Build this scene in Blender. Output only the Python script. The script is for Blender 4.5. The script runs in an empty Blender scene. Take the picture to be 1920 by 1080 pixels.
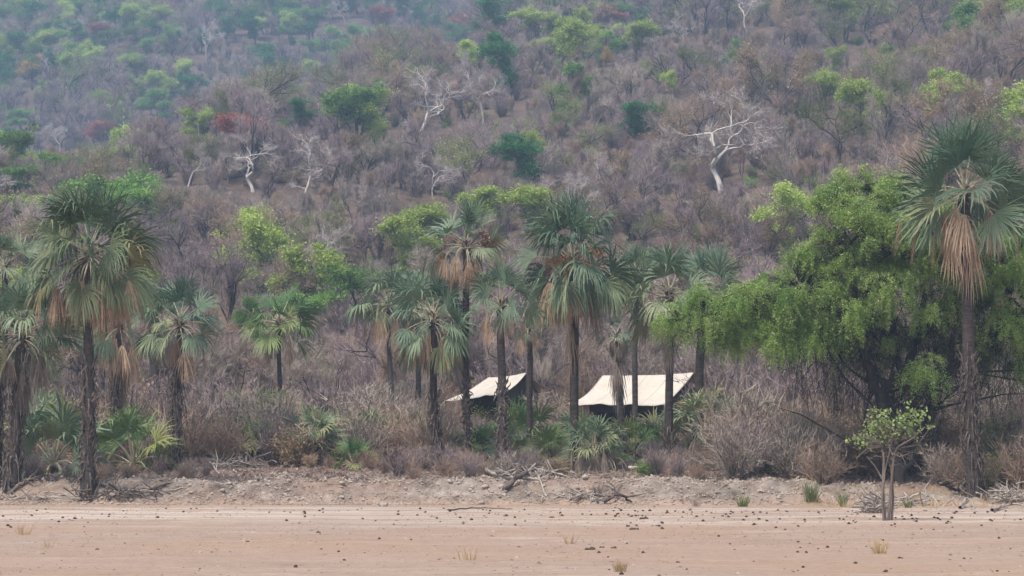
import bpy, math, random
import numpy as np
from mathutils import Vector

# ------------------------------------------------------------------ camera, world, sun, exposure
S = bpy.context.scene
COL = S.collection
FX = 100.0 / 36.0 * 1920.0
CAMH = 2.2
PITCH = math.atan(275.0 / FX)
cam = bpy.data.cameras.new('camera'); cam.lens = 100; cam.sensor_width = 36
cam.clip_start = 0.5; cam.clip_end = 6000
camo = bpy.data.objects.new('camera', cam); COL.objects.link(camo)
camo.location = (0, 0, CAMH); camo.rotation_euler = (math.pi / 2 + PITCH, 0, 0)
S.camera = camo

SUN_EL, SUN_AZ = math.radians(58), math.radians(215)     # azimuth: clockwise from +Y (north)
world = bpy.data.worlds.new('World'); S.world = world; world.use_nodes = True
wn = world.node_tree.nodes; wl = world.node_tree.links; wn.clear()
wo = wn.new('ShaderNodeOutputWorld'); wb = wn.new('ShaderNodeBackground'); sky = wn.new('ShaderNodeTexSky')
sky.sky_type = 'NISHITA'; sky.sun_disc = False; sky.sun_elevation = SUN_EL; sky.sun_rotation = SUN_AZ
sky.air_density = 1.0; sky.dust_density = 5.0; sky.ozone_density = 1.0
wb.inputs[1].default_value = 0.125
wl.new(sky.outputs[0], wb.inputs[0]); wl.new(wb.outputs[0], wo.inputs[0])
sl = bpy.data.lights.new('sun', 'SUN'); sl.energy = 2.1; sl.angle = math.radians(11); sl.color = (1, 0.95, 0.88)
so = bpy.data.objects.new('sun', sl); COL.objects.link(so)
sd = Vector((math.sin(SUN_AZ) * math.cos(SUN_EL), math.cos(SUN_AZ) * math.cos(SUN_EL), math.sin(SUN_EL)))
so.rotation_euler = sd.to_track_quat('Z', 'Y').to_euler(); so.location = (0, -20, 60)
S.view_settings.view_transform = 'Standard'; S.view_settings.look = 'None'
S.view_settings.exposure = 0.75; S.view_settings.gamma = 1
S.cycles.max_bounces = 6; S.cycles.diffuse_bounces = 3; S.cycles.transmission_bounces = 3
S.cycles.volume_bounces = 1; S.cycles.transparent_max_bounces = 4
S.cycles.use_denoising = True

# ------------------------------------------------------------------ helpers
def sstep(a, b, x):
    t = np.clip((np.asarray(x, float) - a) / (b - a), 0, 1); return t * t * (3 - 2 * t)
def _h(ix, iy, s):
    v = np.sin(ix * 127.1 + iy * 311.7 + s * 74.7) * 43758.5453
    return v - np.floor(v)
def vnoise(x, y, s=0):
    x = np.asarray(x, float); y = np.asarray(y, float)
    ix = np.floor(x); iy = np.floor(y); fx = x - ix; fy = y - iy
    fx = fx * fx * (3 - 2 * fx); fy = fy * fy * (3 - 2 * fy)
    a = _h(ix, iy, s); b = _h(ix + 1, iy, s); c = _h(ix, iy + 1, s); d = _h(ix + 1, iy + 1, s)
    return (a + (b - a) * fx) * (1 - fy) + (c + (d - c) * fx) * fy - 0.5
def fbm(x, y, s=0, o=4):
    r = 0; a = 1.0
    for k in range(o):
        r = r + a * vnoise(x, y, s + k * 3.1); x = x * 2.03; y = y * 2.03; a *= 0.5
    return r
def softplus(x, w):
    x = np.asarray(x, float); return w * np.logaddexp(0, x / w)
def softmin(a, b, w): return b - softplus(b - a, w)

def ground_h(X, Y):
    X = np.asarray(X, float); Y = np.asarray(Y, float)
    yb = 90.0 + 1.7 * vnoise(X / 4.2, 0, 5) + 0.7 * vnoise(X / 1.3, 3, 9) - sstep(8, 12, X) * 1.2
    right = sstep(7.5, 12.5, X)
    Hb = 0.64 + 0.16 * vnoise(X / 7.0, 2, 11) + 0.12 * vnoise(X / 1.7, 2, 14); Hb = Hb * (1 - right) + 0.42 * right
    wd = 1.9 * (1 - right) + 5.0 * right
    tb = (Y - yb) / wd
    bank = Hb * (.6 * sstep(0, 1, tb) + .4 * (right * sstep(0, 1, tb) + (1 - right) * sstep(.55, .72, tb + .5 * vnoise(X / .8, Y / 3, 17))))
    flat = 0.012 * np.clip(Y - 92, 0, 6) + (0.57 * right) * sstep(95, 103, Y)
    rise = 0.0625 * softplus(Y - 98, 2.5) + 0.01 * softplus(Y - 130, 8)
    s = Y + 0.8 * X
    hill = 0.115 * softplus(s - 168, 10)
    near = bank + flat + rise + hill
    cap = 41 + 0.85 * (X + 46) + 0.055 * (Y - 375)
    amp = sstep(150, 320, Y)
    near = near + amp * (7.0 * vnoise(X / 62, Y / 95, 21) + 2.5 * vnoise(X / 24, Y / 33, 23))
    near = np.where(Y > 200, softmin(near, cap, 3.0), near)
    far = 0.31 * (Y - 425 + 0.3 * X) + 14 * vnoise(X / 120, Y / 160, 31) + 6 * vnoise(X / 50, Y / 60, 33)
    h = np.where(Y > 250, np.maximum(near, far), near)
    face = sstep(-0.5, 0.3, (Y - yb)) * (1 - sstep(wd * 0.9, wd + 1.8, (Y - yb)))
    h = h + face * (0.32 * fbm(X * 1.6, Y * 1.2, 41, 4) + 0.16 * (0.5 - np.abs(vnoise(X * 3.1 + Y * 1.5, Y * 0.8, 44)) * 2))
    h = h + 0.025 * vnoise(X / 3, Y / 2, 51) * (Y < 95) + sstep(92, 100, Y) * 0.14 * fbm(X / 2.5, Y / 2.5, 53, 3)
    h = h + sstep(120, 170, Y) * 0.5 * fbm(X / 6, Y / 6, 57, 2)
    return h
def gh(x, y): return float(ground_h(x, y))
def ray(px, py):
    x = (px - 960) / FX; y = (540 - py) / FX
    return np.array([x, math.cos(PITCH) - y * math.sin(PITCH), math.sin(PITCH) + y * math.cos(PITCH)])
def at(px, py, Y):
    r = ray(px, py); t = Y / r[1]; return Vector((r[0] * t, Y, CAMH + r[2] * t))
def proj(X, Y, Z):
    X = np.asarray(X, float); Y = np.asarray(Y, float); Z = np.asarray(Z, float) - CAMH
    f = Y * math.cos(PITCH) + Z * math.sin(PITCH); u = -Y * math.sin(PITCH) + Z * math.cos(PITCH)
    return 960 + FX * X / f, 540 - FX * u / f
def on_ray(px, py, y0=40, y1=1400):
    """ground point where the sight line through a pixel first meets the terrain"""
    r = ray(px, py); n = 6000
    Y = np.geomspace(y0, y1, n); X = r[0] / r[1] * Y; Z = CAMH + r[2] / r[1] * Y
    hit = np.nonzero(ground_h(X, Y) > Z)[0]
    k = hit[0] if len(hit) else n - 1
    return Vector((float(X[k]), float(Y[k]), gh(X[k], Y[k])))
def on_px(px, Y):
    X = (px - 960) / FX * Y; return Vector((X, Y, gh(X, Y)))

class MB:
    """collects pieces and links them as ONE mesh object"""
    def __init__(s): s.v = []; s.f = []; s.a = []; s.n = 0
    def add(s, v, f, a=None):
        v = np.asarray(v, np.float32).reshape(-1, 3); f = np.asarray(f, np.int64)
        s.v.append(v); s.f.append(f + s.n)
        if a is None: a = np.zeros((len(v), 2), np.float32)
        else: a = np.broadcast_to(np.asarray(a, np.float32), (len(v), 2))
        s.a.append(a); s.n += len(v)
    def mesh(s, name, mat=None, smooth=True):
        me = bpy.data.meshes.new(name)
        V = np.concatenate(s.v).astype(np.float32); A = np.concatenate(s.a).astype(np.float32)
        me.vertices.add(len(V)); me.vertices.foreach_set('co', V.ravel())
        tot = np.concatenate([np.full(len(f), f.shape[1], np.int32) for f in s.f])
        loops = np.concatenate([f.ravel() for f in s.f]).astype(np.int32)
        st = np.concatenate([[0], np.cumsum(tot)[:-1]]).astype(np.int32)
        me.loops.add(len(loops)); me.loops.foreach_set('vertex_index', loops)
        me.polygons.add(len(tot)); me.polygons.foreach_set('loop_start', st)
        try: me.polygons.foreach_set('loop_total', tot)
        except Exception: pass
        me.polygons.foreach_set('use_smooth', np.full(len(tot), smooth, bool))
        me.update(calc_edges=True)
        for i, nm in enumerate(('along', 'tint')):
            at_ = me.attributes.new(nm, 'FLOAT', 'POINT'); at_.data.foreach_set('value', np.ascontiguousarray(A[:, i]))
        if mat: me.materials.append(mat)
        return me
    def obj(s, name, mat, parent=None, smooth=True):
        o = bpy.data.objects.new(name, s.mesh(name, mat, smooth)); COL.objects.link(o)
        if parent: o.parent = parent
        return o
def norm(v):
    v = np.asarray(v, float); return v / (np.linalg.norm(v, axis=-1, keepdims=True) + 1e-9)
def tube(mb, P, R, n=5, attr=None, cap=True, squash=1.0):
    P = np.asarray(P, float); R = np.asarray(R, float); m = len(P)
    T = norm(np.gradient(P, axis=0))
    ref = np.array([0.31, 0.17, 0.93]) if abs(T[0][2]) < 0.8 else np.array([0.9, 0.4, 0.1])
    U = norm(np.cross(T, ref)); W = np.cross(T, U)
    a = np.arange(n) * 2 * math.pi / n
    V = P[:, None] + R[:, None, None] * (np.cos(a)[None, :, None] * U[:, None] + squash * np.sin(a)[None, :, None] * W[:, None])
    i = np.arange(m - 1)[:, None] * n; j = np.arange(n)[None]; k = (j + 1) % n
    F = np.stack([i + j, i + k, i + n + k, i + n + j], -1).reshape(-1, 4)
    mb.add(V.reshape(-1, 3), F, attr)
    if cap and n >= 3:
        mb.add(np.vstack([V[-1], P[-1:]]), np.array([[q, (q + 1) % n, n] for q in range(n)]), attr)
def slivers(mb, A, D, L, Wd, rng, bend=0.0, attr=None):
    """many thin two-segment twigs: base A, direction D, length L, width Wd"""
    n = len(A); D = norm(D); side = norm(np.cross(D, rng.normal(size=(n, 3))))
    L = np.asarray(L).reshape(-1, 1); Wd = np.asarray(Wd).reshape(-1, 1)
    M = A + D * L * 0.5 + rng.normal(size=(n, 3)) * L * 0.06; E = A + D * L + np.array([0, 0, -1.0]) * L * bend + rng.normal(size=(n, 3)) * L * 0.05
    V = np.stack([A - side * Wd, A + side * Wd, M - side * Wd * .7, M + side * Wd * .7, E], 1).reshape(-1, 3)
    b = np.arange(n)[:, None] * 5
    mb.add(V, np.concatenate([b + 0, b + 1, b + 3, b + 2], 1), attr)
    mb.add(V, np.concatenate([b + 2, b + 3, b + 4], 1), attr)
def leaves(mb, C, size, rng, flat=0.35, tint=None, elong=0.55, updir=None):
    n = len(C); d = rng.normal(size=(n, 3)); d[:, 2] *= flat + 0.3
    if updir is not None: d = d + updir
    d = norm(d); s = norm(np.cross(d, rng.normal(size=(n, 3)) * np.array([.5, .5, 1.0])))
    size = np.asarray(size).reshape(-1, 1)
    V = np.stack([C - d * size * .5, C + s * size * elong * .5, C + d * size * .5, C - s * size * elong * .5], 1).reshape(-1, 3)
    F = np.arange(n)[:, None] * 4 + np.arange(4)[None]
    t = rng.random(n) if tint is None else tint
    mb.add(V, F, np.stack([np.tile([0, .5, 1, .5], n), np.repeat(t, 4)], 1))

def empty(name, loc, rz=0, sc=1.0):
    o = bpy.data.objects.new(name, None); COL.objects.link(o); o.location = loc
    o.rotation_euler = (0, 0, rz); o.scale = (sc, sc, sc) if not hasattr(sc, '__len__') else sc
    o.empty_display_size = 0.3; return o
def tag(o, label=None, cat=None, group=None, kind=None):
    if label: o['label'] = label
    if cat: o['category'] = cat
    if group: o['group'] = group
    if kind: o['kind'] = kind
    return o
def copy_thing(o, loc, rz, sc):
    r = o.copy(); COL.objects.link(r); r.location = loc; r.rotation_euler = (0, 0, rz); r.scale = (sc, sc, sc)
    for ch in list(o.children):
        c = ch.copy(); COL.objects.link(c); c.parent = r
    return r

# ------------------------------------------------------------------ materials
def new_mat(name):
    m = bpy.data.materials.new(name); m.use_nodes = True; nt = m.node_tree; nt.nodes.clear()
    return m, nt, nt.nodes.new('ShaderNodeOutputMaterial')
def N(nt, t, **kw):
    n = nt.nodes.new(t)
    for k, v in kw.items(): setattr(n, k, v)
    return n
def mixc(nt, fac, a, b, mode='MIX'):
    n = N(nt, 'ShaderNodeMix', data_type='RGBA', blend_type=mode)
    for sock, v in ((n.inputs[0], fac), (n.inputs[6], a), (n.inputs[7], b)):
        if isinstance(v, (int, float)): sock.default_value = v
        elif isinstance(v, tuple): sock.default_value = (*v, 1)
        else: nt.links.new(v, sock)
    return n.outputs[2]
def ramp(nt, fac, stops):
    n = N(nt, 'ShaderNodeValToRGB'); cr = n.color_ramp
    while len(cr.elements) < len(stops): cr.elements.new(0.5)
    for e, (p, c) in zip(cr.elements, stops):
        e.position = p; e.color = (*c, 1) if isinstance(c, tuple) else (c, c, c, 1)
    nt.links.new(fac, n.inputs[0]); return n.outputs[0]
def noise(nt, scale, detail=3, vec=None, rough=0.55):
    n = N(nt, 'ShaderNodeTexNoise'); n.inputs['Scale'].default_value = scale
    n.inputs['Detail'].default_value = detail; n.inputs['Roughness'].default_value = rough
    if vec is not None: nt.links.new(vec, n.inputs['Vector'])
    return n.outputs['Fac']
def mapping(nt, vec, scale=(1, 1, 1), rot=(0, 0, 0)):
    n = N(nt, 'ShaderNodeMapping'); n.inputs['Scale'].default_value = scale; n.inputs['Rotation'].default_value = rot
    nt.links.new(vec, n.inputs['Vector']); return n.outputs[0]
def bump(nt, h, strength=.4, dist=.05):
    n = N(nt, 'ShaderNodeBump'); n.inputs['Strength'].default_value = strength; n.inputs['Distance'].default_value = dist
    nt.links.new(h, n.inputs['Height']); return n.outputs[0]
def surf(nt, out, col, rough=.85, nrm=None, trans=0.0, spec=.25):
    p = N(nt, 'ShaderNodeBsdfPrincipled'); p.inputs['Roughness'].default_value = rough
    p.inputs['Specular IOR Level'].default_value = spec
    if isinstance(col, tuple): p.inputs['Base Color'].default_value = (*col, 1)
    else: nt.links.new(col, p.inputs['Base Color'])
    if nrm is not None: nt.links.new(nrm, p.inputs['Normal'])
    if trans > 0:
        t = N(nt, 'ShaderNodeBsdfTranslucent'); mx = N(nt, 'ShaderNodeMixShader'); mx.inputs[0].default_value = trans
        if isinstance(col, tuple): t.inputs[0].default_value = (*col, 1)
        else: nt.links.new(col, t.inputs[0])
        nt.links.new(p.outputs[0], mx.inputs[1]); nt.links.new(t.outputs[0], mx.inputs[2])
        nt.links.new(mx.outputs[0], out.inputs[0])
    else: nt.links.new(p.outputs[0], out.inputs[0])
def attr(nt, nm): 
    n = N(nt, 'ShaderNodeAttribute', attribute_name=nm); return n.outputs['Fac']
def rnd(nt): return N(nt, 'ShaderNodeObjectInfo').outputs['Random']
def objco(nt): return N(nt, 'ShaderNodeTexCoord').outputs['Object']

def leaf_mat(name, c1, c2, c3=None, trans=.3, rough=.6, var=.35):
    """foliage: colour runs c1..c2 by leaf, c3 for a few leaves, brightness varies a little by plant"""
    m, nt, out = new_mat(name)
    st = [(0, c1), (.8, c2)] + ([(.93, c3)] if c3 else [])
    c = ramp(nt, attr(nt, 'tint'), st)
    r = ramp(nt, rnd(nt), [(0, 1 - var), (1, 1 + var)])
    c = mixc(nt, 1.0, c, r, 'MULTIPLY')
    surf(nt, out, c, rough, trans=trans); return m
def bark_mat(name, a, b, scale=3.0, var=.2, sc=(1, 1, .3)):
    m, nt, out = new_mat(name); v = mapping(nt, objco(nt), sc)
    nz = noise(nt, scale, 4, v)
    c = ramp(nt, nz, [(.3, a), (.7, b)])
    r = ramp(nt, rnd(nt), [(0, 1 - var), (1, 1 + var)]); c = mixc(nt, 1.0, c, r, 'MULTIPLY')
    surf(nt, out, c, .9, bump(nt, nz, .5, .04)); return m

M = {}
M['twig_grey'] = bark_mat('grey_twigs', (.245, .205, .17), (.41, .35, .295), .7, .25)
M['twig_brown'] = bark_mat('brown_twigs', (.24, .17, .13), (.39, .29, .22), .7, .25)
M['twig_mauve'] = bark_mat('mauve_twigs', (.21, .155, .158), (.34, .265, .265), .7, .2)
M['bark_dark'] = bark_mat('dark_bark', (.035, .03, .027), (.09, .075, .068), 2.5)
M['bark_grey'] = bark_mat('grey_bark', (.10, .085, .08), (.21, .18, .165), 2.5)
M['bark_pale'] = bark_mat('pale_bark', (.42, .375, .34), (.68, .63, .59), 1.5, .1)
M['twig_pale'] = bark_mat('pale_twigs', (.36, .31, .29), (.50, .44, .42), 1, .1)
M['leaf_green'] = leaf_mat('green_leaves', (.13, .27, .05), (.24, .40, .09), (.36, .46, .13))
M['leaf_dark'] = leaf_mat('dark_green_leaves', (.045, .16, .05), (.08, .25, .075), (.12, .30, .09), var=.2)
M['leaf_yellow'] = leaf_mat('yellow_green_leaves', (.32, .44, .09), (.48, .56, .15), (.55, .60, .22), var=.2)
M['leaf_olive'] = leaf_mat('olive_leaves', (.20, .23, .09), (.32, .32, .14), (.38, .36, .17))
M['leaf_tan'] = leaf_mat('tan_leaves', (.30, .21, .14), (.44, .33, .22), (.30, .33, .14))
M['leaf_red'] = leaf_mat('red_leaves', (.33, .11, .08), (.42, .15, .10), (.42, .22, .12), var=.1)
M['leaf_orange'] = leaf_mat('orange_leaves', (.46, .32, .08), (.55, .40, .11), (.55, .42, .17), var=.1)
M['leaf_acacia'] = leaf_mat('feathery_leaves', (.16, .28, .065), (.36, .50, .14), (.66, .64, .38), trans=.35, var=0)
M['leaf_sapling'] = leaf_mat('sapling_leaves', (.19, .28, .09), (.30, .38, .14), (.45, .48, .22), var=0)
M['bark_acacia'] = bark_mat('black_bark', (.022, .018, .016), (.06, .05, .045), 3, 0)
M['bark_sapling'] = bark_mat('sapling_bark', (.10, .08, .07), (.22, .18, .155), 6, 0)
M['dead_wood'] = bark_mat('bleached_wood', (.24, .20, .17), (.46, .41, .36), 5, .2)
M['dark_wood'] = bark_mat('rotten_wood', (.05, .04, .035), (.16, .13, .11), 5, .2)

def palm_leaf_mat(name, g1, g2, tip, straw=.55):
    m, nt, out = new_mat(name)
    c = ramp(nt, attr(nt, 'tint'), [(0, g1), (.5, g2), (.78, (g2[0] * 1.45, g2[1] * 1.12, g2[2] * .85)), (.98, tip)])
    c = mixc(nt, 1.0, c, ramp(nt, rnd(nt), [(0, (.82, .88, .84)), (.5, (1.0, 1.0, .95)), (1, (1.22, 1.1, 1.0))]), 'MULTIPLY')
    v = noise(nt, 2.3, 3, objco(nt))
    al = attr(nt, 'along')
    ad = N(nt, 'ShaderNodeMath', operation='MULTIPLY_ADD'); nt.links.new(v, ad.inputs[0]); ad.inputs[1].default_value = .55; nt.links.new(al, ad.inputs[2])
    f = ramp(nt, ad.outputs[0], [(straw + .25, 0.0), (straw + .62, 1.0)])
    c = mixc(nt, f, c, tip)
    surf(nt, out, c, .5, trans=.18, spec=.35); return m
M['palm_green'] = palm_leaf_mat('blue_green_fronds', (.08, .14, .09), (.19, .26, .165), (.42, .40, .29), .98)
M['palm_olive'] = palm_leaf_mat('olive_fronds', (.06, .11, .06), (.15, .195, .105), (.52, .48, .36), .80)
M['palm_bright'] = palm_leaf_mat('young_fronds', (.085, .165, .065), (.165, .25, .095), (.44, .40, .24), .98)
def dead_mat(name, a, b):
    m, nt, out = new_mat(name); v = noise(nt, 5, 3, objco(nt))
    c = ramp(nt, attr(nt, 'tint'), [(0, a), (1, b)])
    c = mixc(nt, 1.0, c, ramp(nt, v, [(.3, .75), (.7, 1.2)]), 'MULTIPLY')
    surf(nt, out, c, .8, trans=.12); return m
M['palm_dead'] = dead_mat('dead_brown_fronds', (.26, .165, .11), (.50, .37, .26))
M['palm_grey'] = dead_mat('dead_grey_fronds', (.16, .13, .11), (.36, .30, .25))
def stalk():
    m, nt, out = new_mat('frond_stalk'); surf(nt, out, ramp(nt, noise(nt, 3, 2, objco(nt)), [(.3, (.30, .27, .17)), (.7, (.52, .47, .36))]), .6); return m
M['stalk'] = stalk()
M['palm_trunk'] = bark_mat('palm_bark', (.028, .023, .021), (.085, .07, .063), 5, .15, (1, 1, 3))
M['palm_boot'] = bark_mat('old_leaf_bases', (.045, .036, .032), (.19, .155, .135), 5, .15, (1, 1, 1))
M['fruit'] = bark_mat('palm_fruit', (.20, .09, .04), (.34, .19, .08), 6, 0)

def simple(name, a, b, scale, rough=.9, bs=.3, bd=.02):
    m, nt, out = new_mat(name); nz = noise(nt, scale, 4, objco(nt))
    surf(nt, out, ramp(nt, nz, [(.35, a), (.65, b)]), rough, bump(nt, nz, bs, bd)); return m
M['canvas'] = simple('cream_canvas', (.60, .555, .505), (.65, .605, .555), 1.2, .9, .15, .02)
def canvas():
    m, nt, out = new_mat('stained_canvas'); co = objco(nt); big = noise(nt, .7, 4, co, .7); sm = noise(nt, 6, 3, mapping(nt, co, (3, 3, .6)))
    c = ramp(nt, big, [(.35, (.48, .425, .35)), (.55, (.575, .515, .43)), (.7, (.61, .555, .475))]); c = mixc(nt, .35, c, ramp(nt, sm, [(.35, (.42, .37, .30)), (.6, (.61, .555, .475))]))
    pp = N(nt, 'ShaderNodeMath', operation='PINGPONG'); nt.links.new(attr(nt, 'along'), pp.inputs[0]); pp.inputs[1].default_value = .125
    c = mixc(nt, ramp(nt, pp.outputs[0], [(.004, .45), (.012, 0.0)]), c, (.34, .29, .24))
    c = mixc(nt, ramp(nt, attr(nt, 'tint'), [(.90, 0.0), (.97, .45)]), c, (.38, .33, .27))
    surf(nt, out, c, .9, bump(nt, sm, .25, .03)); return m
M['canvas'] = canvas()
M['canvas_dark'] = simple('dark_green_canvas', (.045, .042, .034), (.065, .06, .05), 2)
M['mesh'] = simple('window_mesh', (.015, .015, .014), (.022, .022, .02), 9)
M['pole'] = simple('tent_pole', (.12, .10, .08), (.18, .15, .12), 9)
M['rope'] = simple('guy_rope', (.45, .42, .36), (.5, .46, .4), 9)
M['rock'] = simple('bank_stone', (.27, .225, .19), (.46, .40, .345), 7, .9, .5, .03)
M['clod'] = simple('earth_clods', (.25, .20, .16), (.43, .36, .30), .9, .95, .5, .03)
M['nut'] = simple('dry_nut', (.035, .022, .018), (.085, .055, .042), 14)
M['dung'] = simple('dry_dung', (.04, .03, .022), (.11, .08, .058), 12, .95, .8, .03)
M['grit'] = leaf_mat('sand_grit', (.10, .07, .055), (.30, .22, .17), (.42, .35, .28), trans=0, var=0)
M['straw'] = leaf_mat('straw_grass', (.42, .30, .15), (.56, .42, .22), (.60, .50, .30), var=.15)
M['reed'] = leaf_mat('reed_blades', (.12, .17, .06), (.26, .28, .12), (.45, .38, .22), var=.15)
M['litter'] = leaf_mat('dry_litter', (.16, .12, .10), (.34, .28, .23), (.48, .42, .36), trans=.1, var=.1)

def ground_mat():
    m, nt, out = new_mat('ground_soil'); co = objco(nt)
    wv = N(nt, 'ShaderNodeTexNoise'); wv.inputs['Scale'].default_value = .35; nt.links.new(co, wv.inputs['Vector'])
    va = N(nt, 'ShaderNodeVectorMath', operation='MULTIPLY_ADD'); nt.links.new(wv.outputs['Color'], va.inputs[0]); va.inputs[1].default_value = (4, 5, 0); nt.links.new(co, va.inputs[2])
    streak = noise(nt, 1.0, 5, mapping(nt, va.outputs[0], (.22, .7, 0)), .68)
    fine = noise(nt, 7, 5, mapping(nt, co, (.5, 1, 1)), .7)
    pat = noise(nt, .12, 3, co)
    sand = ramp(nt, streak, [(.30, (.29, .20, .15)), (.44, (.385, .285, .22)), (.58, (.45, .34, .27)), (.68, (.58, .50, .43))])
    sand = mixc(nt, .5, sand, ramp(nt, fine, [(.3, (.24, .165, .12)), (.7, (.47, .355, .28))]))
    sand = mixc(nt, ramp(nt, pat, [(.42, 0.0), (.62, .5)]), sand, (.40, .27, .18))
    band = noise(nt, 1.0, 4, mapping(nt, va.outputs[0], (.05, .9, 0)), .6)
    spk = noise(nt, 3.2, 6, mapping(nt, co, (.6, 1.3, 1)), .8)
    sand = mixc(nt, ramp(nt, spk, [(.57, 0.0), (.64, .6)]), sand, (.13, .085, .068))
    bk = noise(nt, 1.3, 6, mapping(nt, co, (1, .6, 2.2)), .7)
    bank = ramp(nt, bk, [(.30, (.07, .055, .045)), (.44, (.22, .18, .15)), (.58, (.33, .28, .24)), (.72, (.50, .43, .37))])
    red = noise(nt, .22, 3, co)
    bank = mixc(nt, ramp(nt, red, [(.45, 0.0), (.62, .45)]), bank, (.31, .20, .145))
    lit = noise(nt, 1.6, 6, co, .75)
    floor = ramp(nt, lit, [(.32, (.13, .085, .068)), (.5, (.255, .165, .13)), (.7, (.38, .28, .22))])
    hillc = ramp(nt, noise(nt, .25, 6, co, .7), [(.35, (.085, .062, .05)), (.6, (.16, .115, .09))])
    sp = N(nt, 'ShaderNodeSeparateXYZ'); nt.links.new(co, sp.inputs[0])
    wob = noise(nt, .8, 4, co)
    def ymask(y0, y1, amp):
        a = N(nt, 'ShaderNodeMath', operation='MULTIPLY_ADD'); nt.links.new(wob, a.inputs[0]); a.inputs[1].default_value = amp; nt.links.new(sp.outputs[1], a.inputs[2])
        r = N(nt, 'ShaderNodeMapRange'); r.inputs[1].default_value = y0 + amp * .5; r.inputs[2].default_value = y1 + amp * .5
        nt.links.new(a.outputs[0], r.inputs[0]); return r.outputs[0]
    m1 = N(nt, 'ShaderNodeMath', operation='SUBTRACT'); nt.links.new(ymask(66, 74, 3), m1.inputs[0]); nt.links.new(ymask(84, 88, 2), m1.inputs[1])
    m2 = N(nt, 'ShaderNodeMath', operation='MULTIPLY'); nt.links.new(m1.outputs[0], m2.inputs[0]); nt.links.new(ramp(nt, band, [(.42, 0.0), (.60, .75)]), m2.inputs[1])
    sand = mixc(nt, m2.outputs[0], sand, (.60, .52, .44))
    zr = N(nt, 'ShaderNodeMapRange'); nt.links.new(sp.outputs[2], zr.inputs[0]); zr.inputs[1].default_value = .05; zr.inputs[2].default_value = .22
    zz = N(nt, 'ShaderNodeMath', operation='MULTIPLY'); nt.links.new(zr.outputs[0], zz.inputs[0]); nt.links.new(ymask(86.5, 88, 1), zz.inputs[1])
    c = mixc(nt, zz.outputs[0], sand, bank)
    c = mixc(nt, ymask(92.6, 94.5, 2.5), c, floor)
    c = mixc(nt, ymask(150, 220, 20), c, hillc)
    hb = N(nt, 'ShaderNodeMath', operation='ADD'); nt.links.new(fine, hb.inputs[0]); nt.links.new(bk, hb.inputs[1])
    surf(nt, out, c, .95, bump(nt, hb.outputs[0], .9, .12), spec=.1); return m

# ------------------------------------------------------------------ ground: one sheet from behind the camera up over both hillsides
def build_ground():
    ys = np.concatenate([np.arange(-120, 36, 12), np.arange(36, 86, .5), np.arange(86, 95, .085), np.arange(95, 130, .5), np.geomspace(130, 1900, 420)])
    us = np.linspace(-1, 1, 761)
    Yg, U = np.meshgrid(ys, us, indexing='ij')
    X = U * (32 + .32 * np.clip(Yg, 0, None) - 0.0 * U) * (1 + .6 * (U ** 4))
    X = X + 0.0; Z = ground_h(X, Yg)
    ny, nx = Yg.shape
    i = np.arange(ny - 1)[:, None] * nx; j = np.arange(nx - 1)[None]
    F = np.stack([i + j, i + j + 1, i + nx + j + 1, i + nx + j], -1).reshape(-1, 4)
    mb = MB(); mb.add(np.stack([X, Yg, Z], -1).reshape(-1, 3), F)
    tag(mb.obj('ground', ground_mat()), 'pinkish dry riverbed sand rising over a cut bank to the wooded hillside', kind='structure')
build_ground()

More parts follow.
